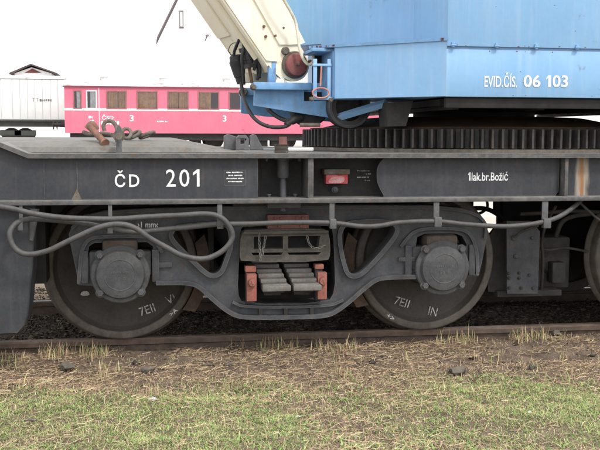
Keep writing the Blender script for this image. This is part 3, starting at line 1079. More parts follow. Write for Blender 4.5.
# dark red plate with bolts above
q = [(-0.116,0.740),(0.140,0.825)]
rp = part(MB().box(q[0][0], q[1][0], -.38, -.31, q[0][1], q[1][1], .004), 'stop_plate', 'red_plate')
for px_ in [(-0.070,0.807),(-0.033,0.806),(0.066,0.805),(0.100,0.805),(0.090,0.756),(-0.045,0.757)]:
    bolt((px_[0], -.38, px_[1]), .009, .012, 'red_plate', rp)

# leaf springs: two packs of staggered leaves seen end on
for pk in ([(-0.153,0.294),(0.004,0.533)], [(0.036,0.290),(0.192,0.529)]):
    x0, x1 = pk[0][0], pk[1][0]
    z0 = [(-0.044,0.388)][0][1]
    wv = x1 - x0
    pack = None
    for k in range(6):
        y_end = -.46 + .05 * k
        z = z0 + k * .024
        dx = -.0075 * k
        m = MB()
        m.box(x0 + dx, x1 + dx, y_end, .9, z, z + .0225, .0035)
        if k == 0:
            m.box(x0 - .006, x1 + .012, y_end - .02, y_end + .05, z - .018, z + .018, .008)
            pack = part(m, 'leaf_spring', 'spring_steel')
        else:
            part(m, 'leaf', 'spring_steel', pack)
    for k in range(3):
        part(MB().box(x0 + .012 * k, x1 - .012 * k, -.40 + .05 * k, .9, z0 - .024 * (k + 1), z0 - .0025 - .024 * k, .006), 'leaf', 'bogie_dark', pack)
# red shackles with pins
for a_, yy in (([(-0.247,0.304),(-0.187,0.471)], -.42), ([(0.191,0.306),(0.247,0.472)], -.42)):
    s1 = part(MB().box(a_[0][0], a_[1][0], yy, yy + .05, a_[0][1], a_[1][1], .004), 'spring_shackle', 'red_oxide', label='rust red spring shackle with pin')
    cz = a_[1][1] - .05
    cxm = (a_[0][0] + a_[1][0]) / 2
    m = MB().lathe([(0, -.03), (.02, -.03), (.024, -.02), (.024, 0), (0, 0)], (cxm, yy, cz), 'Y', 20)
    m.tube([(cxm, yy - .03, cz + .012), (cxm + .004, yy - .034, cz - .006)], .006, 8)
    part(m, 'pin', 'red_oxide', s1)
for a_ in ([(-0.248,0.473),(-0.182,0.509)], [(0.186,0.483),(0.240,0.513)]):
    part(MB().box(a_[0][0], a_[1][0], -.35, -.28, a_[0][1], a_[1][1], .004), 'shackle_top', 'red_oxide')
    part(MB().box(a_[0][0] + .004, a_[1][0] - .004, -.33, -.27, a_[0][1] - .2, a_[0][1] - .002, .004), 'shackle_link', 'bogie_dark')

# safety chains on the bolster
def chain(pts, name, parent, r=.0035, pitch=.022):
    P_ = catmull(pts, 12)
    acc, last, out = 0, P_[0], [P_[0]]
    for p in P_[1:]:
        acc += (p - last).length
        last = p
        if acc >= pitch:
            out.append(p)
            acc = 0
    m = MB()
    for i in range(len(out) - 1):
        a, b = out[i], out[i + 1]
        t = (b - a).normalized()
        u_ = t.orthogonal().normalized() if i % 2 else t.cross(t.orthogonal()).normalized()
        c = (a + b) / 2
        hl_, hw = pitch * .68, pitch * .30
        ring = [c + t * (hl_ * math.cos(2 * math.pi * k / 12)) + u_ * (hw * math.sin(2 * math.pi * k / 12)) for k in range(12)]
        m.tube(ring, r * .8, 6, closed=True)
    return m.build(name, 'chain_steel', parent, smooth=60)


cA = [(-0.171,-0.405,0.719),(-0.168,-0.405,0.646),(-0.165,-0.405,0.585),(-0.162,-0.405,0.536)]
cB = [(-0.131,-0.405,0.700),(-0.137,-0.405,0.658),(-0.147,-0.405,0.615),(-0.153,-0.405,0.572)]
cC = [(0.124,-0.405,0.697),(0.136,-0.405,0.653),(0.161,-0.405,0.622),(0.198,-0.405,0.622),(0.237,-0.400,0.633)]
for c in (cA, cB, cC):
    part_c = chain(c, 'safety_chain', bol)
# second bogie of the same wagon, to the right
for o in list(BOGIE):
    copy_part(o, crane, (3.69, 0, 0))

# hanger plates and brake gear between the bogies
q = [(1.557,0.245),(1.541,0.740),(1.714,0.738),(1.780,0.670),(1.778,0.240)]
hp = bevel(MB().prism(q, -.05, -.03).build('hanger_plate', 'bogie_grey', crane), .003)
for px_, r_ in (([(1.597,0.625)][0], .02), ([(1.614,0.502)][0], .018), ([(1.724,0.623)][0], .012)):
    MB().lathe([(0, -.014), (r_ * .6, -.014), (r_, -.008), (r_, 0), (0, 0)], (px_[0], -.05, px_[1]), 'Y', 20).build('boss', 'bogie_grey', hp)
for px_ in [(1.570,0.286),(1.655,0.284),(1.741,0.282),(1.564,0.385),(1.565,0.354),(1.638,0.386),(1.639,0.352),(1.710,0.371)]:
    bolt((px_[0], -.05, px_[1]), .009, .012, 'bogie_dark', hp)
MB().tube(catmull([(1.580,-0.090,0.629),(1.624,-0.100,0.670),(1.694,-0.100,0.696),(1.765,-0.050,0.704)], 5), .008, 8).build('lever', 'bogie_dark', hp, smooth=60)
q = [(1.479,0.236),(1.463,0.610),(1.539,0.706),(1.611,0.732),(1.609,0.233)]
MB().prism(q, .10, .13).build('hanger_plate', 'bogie_dark', crane)
q = [(1.795,0.232),(2.122,0.599),(1.842,0.417),(2.195,0.223)]
cyl = MB()
cyl.box(q[0][0], q[1][0], .2, .6, q[0][1], q[1][1], .02)
cyl.lathe([(0, -.07), (.05, -.07), (.09, -.04), (.10, .1), (0, .1)], ((q[0][0] + q[1][0]) / 2, .25, (q[0][1] + q[1][1]) / 2), 'Y', 28)
cyl.build('brake_cylinder', 'bogie_dark', crane)
for pp_, r_ in (([(1.866,0.100,0.198),(1.852,0.050,0.444),(1.853,0.080,0.593),(1.895,0.100,0.715),(1.957,0.100,0.826)], .011), ([(1.986,0.150,0.611),(2.005,0.100,0.714),(2.092,0.100,0.755),(2.210,0.100,0.768)], .016),
                ([(1.784,0.120,0.548),(1.899,0.080,0.523),(2.031,0.080,0.535),(2.219,0.100,0.501)], .009), ([(1.696,0.100,0.773),(1.842,0.100,0.778),(2.061,0.100,0.790),(2.284,0.100,0.781)], .014)):
    MB().tube(catmull(pp_, 5), r_, 8).build('brake_pipe', 'bogie_dark', crane, smooth=60)
q = [(1.946,0.285),(2.045,0.431)]
MB().box(q[0][0], q[1][0], .1, .2, q[0][1], q[1][1], .008).build('valve_box', 'bogie_dark', crane)
q = [(1.528,0.196),(1.996,0.247)]
MB().box(q[0][0], q[1][0], .05, .3, q[0][1] + .01, q[1][1], .005).build('brake_beam', 'bogie_dark', crane)

q = [(1.635,0.600,0.850),(1.648,0.600,0.791),(1.622,0.600,0.754),(1.576,0.600,0.732)]
MB().tube(catmull(q, 5), .011, 8).build('brake_pipe', 'under_black', crane, smooth=60)
q = [(1.556,0.900,0.746),(1.732,0.900,0.748),(1.838,0.900,0.705),(1.913,0.900,0.642)]
MB().tube(catmull(q, 5), .018, 8).build('brake_pipe', 'under_black', crane, smooth=60)
MB().box([(1.860,0.727)][0][0], [(1.901,0.727)][0][0], 1.0, 1.05, .70, ZB0).build('bracket', 'under_black', crane)  # narrow plate added to cover part of the bright gap
MB().box([(1.925,0.727)][0][0], [(2.738,0.719)][0][0], 1.0, 1.05, .45, ZB0).build('gap_blocker', 'under_black', crane)  # plate added to keep the bright gap closed on its right
# ------------------------------------------------------------------ slewing gear
GC = (1.6, YC)
GR = 1.25
ZG0, ZG1 = 1.228, 1.352
m = MB()
m.lathe([(GR - .25, ZG0), (GR - .035, ZG0), (GR - .035, ZG1), (GR - .25, ZG1)], (GC[0], GC[1], 0), 'Z', 144, closed=True)
ring = m.build('gear_ring', 'gear_black', crane)
MB().lathe([(GR - .3, ZT1 - .002), (GR + .03, ZT1 - .002), (GR + .03, ZG0 - .004), (GR - .3, ZG0 - .004)], (GC[0], GC[1], 0), 'Z', 120, closed=True).build('gear_seat', 'old_iron', ring)
MB().lathe([(GR - .22, ZG1 + .001), (GR - .02, ZG1 + .001), (GR - .03, ZG1 + .008), (GR - .22, ZG1 + .012)], (GC[0], GC[1], 0), 'Z', 120, closed=True).build('gear_rim', 'grease_brown', ring)
NT = 128
tm = None
for k in range(NT):
    a = 2 * math.pi * k / NT
    if tm is None:
        b_ = MB()
        prof = [(-.036, -.0165), (0.004, -.0125), (.030, -.0075), (.034, -.006), (.034, .006), (.030, .0075), (.004, .0125), (-.036, .0165)]
        b_.prism(prof, ZG0 + .003, ZG1 - .003, map3=lambda a1, b1, z: (a1, b1, z - (ZG0 + ZG1) / 2))
        o = b_.build('tooth', 'gear_black', ring, smooth=0)
        tm = o.data
        loc0 = WLOC[o].copy()
    else:
        o = bpy.data.objects.new('tooth', tm)
        COL.objects.link(o)
        o.parent = ring
    rr = GR + loc0.x
    wp = Vector((GC[0] + rr * math.cos(a), GC[1] + rr * math.sin(a), (ZG0 + ZG1) / 2))
    o.location = wp - WLOC[ring]
    o.rotation_euler = (0, 0, a)
    WLOC[o] = wp
# dark roller path cone and turntable floor
MB().lathe([(.75, ZG1 + .085), (.80, ZG1 + .08), (GR - .2, ZG1 + .03), (GR - .12, ZG1 + .012), (GR - .12, ZG1 - .05), (.7, ZG1 - .05)], (GC[0], GC[1], 0), 'Z', 96, closed=True).build('roller_path', 'grease_brown', crane)
MB().lathe([(0, ZT1), (.45, ZT1), (.45, 1.5), (0, 1.5)], (GC[0], GC[1], 0), 'Z', 48).build('centre_post', 'under_black', crane)
m = MB()
m.box(.95, 4.3, -.40, 2.05, 1.492, 1.532)
for x in (1.0, 1.55, 2.1, 2.65, 3.4, 4.1):
    m.box(x, x + .04, -.5, 2.1, 1.468, 1.492)
m.build('turntable_floor', 'under_black', crane)
m = MB()
m.box(.935, 4.3, -.575, -.53, 1.475, 1.535, .004)
m.build('side_sill', 'under_black', crane)
# support leg and rollers
q = [(0.665,1.514),(0.839,1.528),(0.795,1.369),(0.677,1.365)]
m = MB()
m.prism(q, -.2, 0.02)
m.build('support_leg', 'recess_grey', crane)
q = [(0.510,1.497)][0]
m = MB().lathe([(0, .1), (.09, .1), (.095, -.0), (.13, -.0), (.14, .02), (.14, .16), (0, .16)], (q[0], .18, q[1] + .0), 'Y', 40)
ro = m.build('roller', 'gear_black', crane)
MB().lathe([(.125, -.004), (.14, -.004), (.143, .0), (.143, .05), (.125, .05)], (q[0], .17, q[1]), 'Y', 40, closed=True).build('roller_rim', 'bogie_grey', ro)
q = [(0.276,1.497)][0]
MB().lathe([(0, 0), (.12, 0), (.13, .02), (.13, .16), (0, .16)], (q[0], .35, q[1] + .0), 'Y', 36).build('roller', 'under_black', crane)
q = [(0.161,1.374),(0.295,1.375)]
MB().tube([(q[0][0], .1, q[0][1]), (q[1][0], .1, q[1][1])], .014, 10).build('tie_bolt', 'old_iron', crane)
q = [(0.426,0.220,1.423),(0.688,-0.100,1.516)]
MB().tube([q[0], q[1]], .026, 4).build('brace', 'blue_paint', crane, smooth=0)

# ------------------------------------------------------------------ blue superstructure
ZS0, ZSM = 1.545, 1.824
body = MB()
body.box(.925, 4.4, -.598, 2.23, ZS0, 3.3)
body_o = body.build('superstructure', 'blue_paint', crane, smooth=0)
for i_, (x0, x1) in enumerate(((.922, 2.62), (2.63, 4.38))):
    MB().box(x0, x1, -.618, -.599, ZSM + .012, 3.25, .003).build('door_panel', 'blue_paint', body_o)
MB().box(.922, 4.38, -.606, -.5985, ZS0 - .004, ZSM - .004, .002).build('skirt_panel', 'blue_paint', body_o)
for px_ in [(0.957,1.833),(1.226,1.835),(1.475,1.837),(1.736,1.842)]:
    m = MB().box(px_[0] - .010, px_[0] + .010, -.632, -.612, ZSM + .004, ZSM + .034, .003)
    m.tube([(px_[0] - .014, -.628, ZSM + .016), (px_[0] + .014, -.628, ZSM + .016)], .008, 8)
    m.build('hinge', 'blue_worn', body_o)
q = [(1.159,1.599),(1.365,1.670),(1.406,1.601),(1.514,1.675),(1.551,1.601),(1.690,1.676)]
text('lettering', 'EVID.ČÍS.', q[0], (q[1][0], q[1][1] + .018), -.608, 'white_paint', body_o, bold=.014)
text('lettering', '06', q[2], q[3], -.608, 'white_paint', body_o, bold=.022)
q3 = [(1.591,1.602),(1.690,1.676),(1.551,1.602),(1.580,1.674)]
one('lettering', q3[2], q3[3], -.6065, 'white_paint', body_o, .58)
text('lettering', '03', q3[0], q3[1], -.608, 'white_paint', body_o, bold=.022)
rc_ = random.Random(12)
for k in range(26):
    top_ = k < 15
    cx_ = rc_.uniform(.94, 2.3)
    cz_ = rc_.choice((ZSM + .016, ZSM + .02, rc_.uniform(ZSM + .05, 2.2))) if top_ else rc_.choice((ZS0 + .006, ZSM - .012, rc_.uniform(ZS0 + .02, ZSM - .02)))
    yy = -.6185 if top_ else -.6065
    s1, s2 = rc_.uniform(.003, .009), rc_.uniform(.002, .005)
    pg = [(cx_ + s1 * math.cos(a) * rc_.uniform(.5, 1.2), cz_ + s2 * math.sin(a) * rc_.uniform(.5, 1.2)) for a in (0, 1, 2, 3, 4, 5)]
    MB().prism(pg, yy, yy + .001).build('paint_chip', 'red_plate', body_o, smooth=0)
# set-back upper wall and the chamfered lower box in front of it
up = MB().prism([(.9245, .10), (.15, .874), (.15, 1.2), (.9245, 1.9)], 1.95, 3.3, map3=lambda a, b, z: (a, b, z)).prism([(.9245, .101), (.40, .624), (.40, 1.2), (.9245, 1.899)], 1.60, 1.95, map3=lambda a, b, z: (a, b, z)).build('upper_wall', 'blue_paint', crane, smooth=0)
cb = [(.924, -.606), (.924, .5), (.45, .55), (.362, .2), (.362, -.046)]
m = MB()
m.prism(cb, ZS0 - .002, 1.877, map3=lambda a, b, z: (a, b, z))
low_o = m.build('lower_box', 'blue_paint', crane, smooth=0)
lip = [(.926, -.622), (.926, .10), (.62, .40), (.39, .40), (.25, .22), (.215, .085)]
MB().prism(lip, 1.868, 1.886, map3=lambda a, b, z: (a, b, z)).build('ledge', 'blue_worn', low_o)
rnd = random.Random(4)
for k in range(9):
    u_ = rnd.choice((.80, .86, .9, .93, .95, .97, .75, .05, .03))
    w_ = rnd.uniform(.006, .022)
    pA = Vector((.926, -.622)).lerp(Vector((.215, .085)), u_)
    pB = Vector((.926, -.622)).lerp(Vector((.215, .085)), min(1, u_ + w_))
    off = Vector((-.7, -.7)) * .0025
    MB().prism([tuple(pA + off), tuple(pB + off), tuple(pB - off), tuple(pA - off)], 1.870 + rnd.uniform(0, .006), 1.886 - rnd.uniform(0, .004), map3=lambda a, b, z: (a, b, z)).build('rust_flake', 'red_plate', low_o, smooth=0)
# recess with step frame left of the chamfer
q = [(0.204,1.837),(0.357,1.537)]
x0, x1 = q[0][0], q[1][0]
rc = MB()
rc.box(.288, .361, .36, .37, 1.552, 1.866)  # black plate stands in for the dark of the open recess
rc.build('recess_dark', 'under_black', low_o)
rf = MB()
rf.box(.352, .3615, -.03, .36, 1.552, 1.845)
rf.box(x0 + .02, .3615, .0, .36, 1.845, 1.866, .003)
rf.build('recess_frame', 'blue_worn', low_o)
s_ = [(0.241,1.776),(0.284,1.777),(0.333,1.778),(0.242,1.547),(0.334,1.548),(0.222,1.757),(0.346,1.759)]
sf = MB()
sf.box(s_[0][0] - .012, s_[0][0] + .012, -.012, .006, s_[3][1], s_[0][1] + .02, .003)
sf.box(s_[2][0] - .012, s_[2][0] + .012, -.012, .006, s_[3][1], s_[0][1] + .02, .003)
sf.box(s_[5][0], s_[6][0], -.018, -.010, s_[5][1] - .008, s_[5][1] + .008, .002)
sf.box(s_[0][0] - .03, s_[2][0] + .03, -.02, .03, s_[3][1] - .012, s_[3][1] + .006, .003)
stp = sf.build('step_frame', 'blue_paint', low_o)
h_ = [(0.278,-0.030,1.749),(0.272,-0.030,1.622)]
e_ = [(0.276,1.578)][0]
m = MB()
m.tube(h_, .006, 8)
m.tube([(e_[0] + .055 * math.cos(t * math.pi / 12), -.03, e_[1] + .032 * math.sin(t * math.pi / 12)) for t in range(24)], .0055, 8, closed=True)
m.build('handle', 'handle_pink', low_o, smooth=60)
q = [(0.217,1.539),(0.342,1.534)]
for p_ in q:
    bolt((p_[0], -.02, p_[1]), .012, .018, 'old_iron', low_o)
# base plate and support arms under the boom
arm = [(-0.115,1.607),(0.221,1.611),(0.221,1.537),(0.504,1.546),(0.546,1.493),(0.477,1.414),(0.194,1.456),(-0.119,1.504)]
m = MB()
m.prism(arm, .30, .34)
a1 = m.build('support_arm', 'blue_worn', crane)
tp = [(-0.129,1.606),(0.236,1.656)]
MB().box(tp[0][0], tp[1][0] + .02, .22, .36, tp[0][1] + .002, tp[1][1], .004).build('arm_cap', 'blue_worn', a1)
bolt((tp[0][0] + .0, .24, tp[0][1] + .018), .018, .03, 'old_iron', a1)
arm2 = [(-0.113,1.608),(0.342,1.613),(0.617,1.577),(0.618,1.408),(0.079,1.447),(-0.113,1.472)]
m = MB()
m.prism(arm2, 1.20, 1.24)
a2 = m.build('support_arm', 'blue_worn', crane)
tp = [(-0.123,1.604),(0.339,1.658)]
MB().box(tp[0][0], tp[1][0], 1.12, 1.26, tp[0][1], tp[1][1], .004).build('arm_cap', 'blue_worn', a2)
bolt((tp[0][0] + .02, 1.12, tp[0][1] + .02), .026, .05, 'old_iron', a2)
q = [(-0.012,1.663),(0.029,1.757),(0.200,1.760),(0.269,1.667)]
m = MB()
m.box(q[0][0], q[0][0] + .05, .36, .42, 1.66, 1.80, .004)
m.box(q[0][0], .36, .345, 1.19, 1.60, 1.66)
m.build('boom_seat', 'blue_worn', crane)

# ------------------------------------------------------------------ cream boom
bc = [(0.168,1.784),(-0.342,2.206),(0.014,1.736),(0.092,1.681),(0.082,2.217),(0.299,1.842)]
pv = Vector((bc[0][0], bc[0][1]))
YB = R(14)                                     # boom slewed slightly towards the photographer's side
BW = .56


def bpt(a, b, d):
    """boom frame: XZ position on the near side plane, d = depth across the boom; turned about the pivot"""
    dx, dy = a - pv.x, d
    return (pv.x + dx * math.cos(YB) - dy * math.sin(YB), .40 + dx * math.sin(YB) + dy * math.cos(YB), b)


def ext(a, b, t):
    return (a[0] + (b[0] - a[0]) * t, a[1] + (b[1] - a[1]) * t)


T_ = 5.0
lt = ext(bc[2], bc[1], T_)
rt = ext(bc[5], bc[4], T_)
rt = (lt[0] + (rt[0] - lt[0]) * .62, lt[1] + (rt[1] - lt[1]) * .62)
rr = .112
arc = [(pv.x + rr * math.cos(R(t)), pv.y + rr * math.sin(R(t))) for t in range(-125, 36, 8)]
prof = [lt, bc[2], (bc[3][0] - .02, bc[3][1] + .01)] + arc + [rt]
m = MB()
m.prism(prof, 0, .03, map3=bpt)                  # near cheek
m.prism(prof, BW - .03, BW, map3=bpt)            # far cheek
# underside and top plates
inl = (.055, 0)


def slab(p, q_, th, d0, d1):
    v = Vector((q_[0] - p[0], q_[1] - p[1])).normalized()
    n = Vector((-v.y, v.x)) * th
    return [p, q_, (q_[0] + n.x, q_[1] + n.y), (p[0] + n.x, p[1] + n.y)]


m.prism(slab(ext(bc[2], bc[1], .0), lt, -.03, 0, 0), .028, BW - .028, map3=bpt)
m.prism(slab((pv.x + .10, pv.y + .06), rt, .03, 0, 0), .028, BW - .028, map3=bpt)
boom = m.build('boom', 'cream_paint', crane, smooth=30)
# underside: ridge, doubler plate
v_ = Vector((lt[0] - bc[2][0], lt[1] - bc[2][1]))
L_ = v_.length
v_.normalize()
n_ = Vector((-v_.y, v_.x))
if n_.x > 0:
    n_ = -n_


def und(t, off):
    p = Vector(bc[2]) + v_ * t + n_ * off
    return (p.x, p.y)


MB().prism([und(.12, 0.001), und(L_, .001), und(L_, .03), und(.12, .03)], .10, .112, map3=bpt).build('ridge', 'cream_paint', boom)
MB().prism([und(.33, 0.001), und(L_, .001), und(L_, .012), und(.33, .012)], .30, BW - .01, map3=bpt).build('doubler_plate', 'cream_paint', boom)
MB().prism([und(.05, 0.001), und(L_, .001), und(L_, .012), und(.05, .012)], .0, .05, map3=bpt).build('edge_flange', 'cream_paint', boom)
# raised plates on the near cheek
k1 = [(-0.128,2.210),(0.063,1.922),(0.049,1.868),(0.097,1.903),(0.083,1.949)]
MB().prism([ext(bc[2], bc[1], .15), ext(bc[2], bc[1], T_), ext([(-0.045,1.908)][0], [(-0.201,2.210)][0], 6.5), [(-0.045,1.908)][0], [(0.044,1.802)][0]], -.012, 0.001, map3=bpt).build('cheek_plate', 'cream_paint', boom)
k2 = [(0.057,1.916),(-0.130,2.212),(0.119,1.998),(0.264,1.873),(0.195,1.966)]
MB().prism([k2[0], ext(k2[0], k2[1], 6.0), ext(bc[5], bc[4], 4.0), ext(bc[5], bc[4], .25), [(0.216,1.926)][0], [(0.126,1.917)][0]], -.014, 0.001, map3=bpt).build('cheek_plate', 'cream_paint', boom)
# pivot boss, red disc
def blathe(prof_, name, material, parent, c=None, seg=40):
    c = c or (pv.x, pv.y)
    m = MB()
    m.lathe(prof_, (0, 0, 0), 'Y', seg)
    m.v = [bpt(c[0] + p[0], c[1] + p[2], p[1]) for p in m.v]
    return m.build(name, material, parent)


blathe([(0, -.03), (.085, -.03), (.092, -.022), (.092, 0.001), (0, .001)], 'pivot_boss', 'old_iron', boom)
pd = blathe([(0, -.062), (.062, -.062), (.074, -.058), (.078, -.05), (.078, -.028), (0, -.028)], 'pivot_disc', 'disc_red', boom)
blathe([(0, -.074), (.008, -.074), (.010, -.07), (.010, -.06), (0, -.06)], 'pivot_bolt', 'old_iron', pd)
pp = [(0.099,1.875)][0]
blathe([(0, -.03), (.022, -.03), (.026, -.024), (.026, .0), (0, .0)], 'boss', 'old_iron', boom, pp, 24)
pp = [(0.282,1.811)][0]
blathe([(0, -.02), (.012, -.02), (.014, 0), (0, 0)], 'boss', 'old_iron', boom, pp, 16)
for p_ in [(0.085,2.028),(-0.041,1.966),(0.027,1.974),(-0.054,2.032)]:
    blathe([(0, -.016), (.008, -.016), (.010, 0), (0, 0)], 'bolt', 'rust_iron', boom, p_, 12)
hz = [(-0.051,0.200,2.443),(0.018,0.220,2.295),(0.074,0.240,2.196),(0.124,0.260,2.121),(0.158,0.280,2.059),(0.175,0.280,1.974),(0.186,0.280,1.888),(0.210,0.280,1.819),(0.247,0.280,1.780),(0.277,0.280,1.797),(0.283,0.300,1.838)]
MB().tube(catmull(hz, 5), .0105, 10).build('cream_hose', 'cream_hose', boom, smooth=60)
# hydraulic fittings hanging below the boom
def cylr(a, b, r0, r1, name, material='rubber_black', parent=None):
    a, b = Vector(a), Vector(b)
    pts = [a + (b - a) * t for t in (0, .05, .2, .22, .75, .77, 1)]
    return MB().tube(pts, [r0 * .8, r0, r0, r0 * 1.15, r1 * 1.15, r1, r1 * .8], 18).build(name, material, parent or boom, smooth=40)


Hq = [(-0.143,0.500,1.942),(-0.126,0.500,1.779),(-0.207,0.620,1.862),(-0.173,0.620,1.662),(-0.116,0.500,1.908),(-0.054,0.550,1.701),(-0.172,0.550,1.987),(-0.145,0.550,1.892),(-0.130,0.500,1.779),(-0.103,0.550,1.666)]
hyd = cylr(Hq[0], Hq[1], .036, .034, 'hydraulic_cylinder', 'rubber_black', crane)
cylr(Hq[2], Hq[3], .050, .034, 'hydraulic_cylinder', 'rubber_black', crane)
MB().tube(catmull([Hq[4], [(-0.072,0.520,1.809)][0], Hq[5]], 5), .014, 8).build('hose', 'rubber_black', hyd, smooth=60)
MB().tube(catmull([Hq[6], Hq[7]], 5), [.02] * 5 + [.03], 10).build('hose', 'rubber_black', hyd, smooth=60)
MB().tube([Hq[8], Hq[9]], .012, 8).build('rod', 'rust_iron', hyd, smooth=60)
for hp_ in ([(-0.198,0.500,1.954),(-0.214,0.550,1.911),(-0.225,0.580,1.865),(-0.209,0.600,1.812)], [(-0.104,0.480,1.873),(-0.070,0.480,1.806),(-0.053,0.500,1.739),(-0.072,0.520,1.686)],
            [(-0.167,0.470,1.912),(-0.181,0.470,1.830),(-0.171,0.500,1.751),(-0.158,0.560,1.659)], [(-0.127,0.460,1.925),(-0.099,0.460,1.885),(-0.085,0.470,1.818),(-0.095,0.500,1.752)]):
    MB().tube(catmull(hp_, 5), .011, 8).build('hose', 'rubber_black', hyd, smooth=60)
for hp_, r_ in (([(-0.136,0.500,1.793),(-0.130,0.500,1.766)], .042), ([(-0.204,0.620,1.828),(-0.197,0.620,1.800)], .055), ([(-0.171,0.500,1.901),(-0.164,0.500,1.874)], .034)):
    MB().tube(hp_, r_, 6).build('gland_nut', 'bogie_dark', hyd, smooth=30)
wv_ = [(-0.265,0.600,1.880),(-0.253,0.580,1.920),(-0.225,0.580,1.941),(-0.198,0.570,1.933),(-0.212,0.570,1.892),(-0.239,0.580,1.858),(-0.259,0.590,1.879)]
MB().tube(catmull(wv_, 5), .003, 6).build('wire', 'rubber_black', hyd, smooth=60)
q = [(-0.150,1.738),(-0.081,1.671)]
MB().box(q[0][0], q[1][0], .58, .66, q[1][1], q[0][1], .008).build('bracket', 'cream_paint', hyd)
c1 = [(-0.175,0.600,1.675),(-0.166,0.580,1.605),(-0.161,0.500,1.540),(-0.146,0.420,1.484),(-0.118,0.360,1.429),(-0.069,0.320,1.385),(0.003,0.300,1.361),(0.085,0.300,1.363),(0.126,0.300,1.382)]
MB().tube(catmull(c1, 5), .013, 10).build('hose', 'rubber_black', hyd, smooth=60)
c2 = [(-0.013,0.600,1.524),(0.009,0.550,1.488),(0.058,0.500,1.439),(0.117,0.420,1.407),(0.163,0.360,1.417),(0.215,0.340,1.430)]
MB().tube(catmull(c2, 5), .015, 10).build('hose', 'rubber_black', hyd, smooth=60)
c3 = [(0.099,0.300,1.375),(0.143,0.320,1.403),(0.204,0.360,1.427),(0.289,0.450,1.446)]
MB().tube(catmull(c3, 4), [.02] * 4 + [.028] * 4 + [.03] * 5, 12).build('coupling', 'rubber_black', hyd, smooth=40)

# ------------------------------------------------------------------ screw coupling lying on the deck
sc_ = empty('screw_coupling', ([(-1.023,1.300)][0][0], -.2, 1.27), 'rusty screw coupling with hook and links lying on the grey deck', 'coupling')
q = [(-1.175,-0.220,1.359),(-1.073,-0.400,1.257)]
d_ = Vector(q[1]) - Vector(q[0])
nseg = 14
MB().tube([Vector(q[0]) + d_ * (t / nseg) for t in range(nseg + 1)], [.021 if t % 2 else .017 for t in range(nseg - 1)] + [.026, .026], 14).build('spindle', 'rust_iron', sc_, smooth=50)
q = [(-1.191,-0.150,1.341),(-1.161,-0.150,1.372),(-1.132,-0.150,1.335)]
MB().tube(catmull(q, 5), .020, 12).build('trunnion', 'rust_iron', sc_, smooth=50)
q = [(-1.217,-0.120,1.323),(-1.180,-0.140,1.311),(-1.125,-0.180,1.311),(-1.088,-0.200,1.314),(-1.039,-0.250,1.306)]
MB().tube(catmull(q, 5), .013, 10).build('link', 'old_iron', sc_, smooth=50)
q = [(-1.081,-0.300,1.329),(-1.087,-0.300,1.359),(-1.075,-0.300,1.383),(-1.048,-0.300,1.389),(-1.022,-0.330,1.374),(-1.007,-0.360,1.341),(-1.001,-0.400,1.300),(-1.004,-0.420,1.266)]
MB().tube(catmull(q, 5), .012, 10).build('hook', 'old_iron', sc_, smooth=50)
for k, (a_, b_, w_) in enumerate(((122, 131, .05), (127, 137, .035), (134, 150, .03))):
    q = [(-1.114,-0.150,1.311)]
    xA = [(-0.982,1.315),(-0.928,1.315)] if k == 0 else ([(-0.941,1.309),(-0.874,1.306)] if k == 1 else [(-0.874,1.309),(-0.788,1.303)])
    cxm, czm = (xA[0][0] + xA[1][0]) / 2, max(1.292, (xA[0][1] + xA[1][1]) / 2)
    hl_ = (xA[1][0] - xA[0][0]) / 2
    yv = (-.15, -.12, -.10)[k]
    ring_ = [(cxm + hl_ * math.cos(2 * math.pi * t / 20), yv + .03 * math.sin(2 * math.pi * t / 20), czm + w_ * .6 * math.sin(2 * math.pi * t / 20 + k)) for t in range(20)]
    MB().tube(ring_, .011, 10, closed=True).build('link', 'old_iron', sc_, smooth=50)

# ------------------------------------------------------------------ pink railcar
YPK = 36.0
pk = empty('pink_railcar', (3.2, 37.7, .62), 'pink railcar with white waist stripe and curtained windows', 'railcar')
PB = [(-4.065,1.294),(-4.027,3.267),(10.567,1.346)]
px0, px1, pz0, pz1 = PB[0][0], PB[2][0], PB[0][1], PB[1][1]
WN = [(-3.658,3.073),(-3.380,2.357),(-3.117,3.079),(-2.753,2.362),(-2.281,3.088),(-1.491,2.393),(-1.004,3.101),(-0.174,2.404),(0.304,3.115),(1.157,2.414),(1.625,3.129),(2.476,2.424),(2.964,3.143),(3.839,2.435),(4.303,3.157),(5.190,2.446),(5.679,3.172),(6.578,2.456),(7.047,3.186),(7.957,2.467),(8.429,3.201),(8.847,2.452),(9.160,3.208),(9.582,2.458)]
openings = []
for i in range(0, len(WN), 2):
    xa_, xb_ = WN[i][0], WN[i + 1][0]
    openings.append((xa_, xb_, WN[1][1], WN[0][1]))
m = MB()
m.prism([(px0, pz0), (px1, pz0), (px1, pz1), (px0, pz1)], YPK, YPK + .06, holes=[[(a, c), (b, c), (b, d), (a, d)] for a, b, c, d in openings])
m.box(px0, px1, YPK + 2.8, YPK + 2.86, pz0, pz1)
m.box(px0, px0 + .05, YPK + .06, YPK + 2.8, pz0, pz1)
m.box(px1 - .05, px1, YPK + .06, YPK + 2.8, pz0, pz1)
m.box(px0 + .05, px1 - .05, YPK + .06, YPK + 2.8, pz0 + .02, pz0 + .1)
pb = m.build('car_body', 'pink_paint', pk, smooth=0)
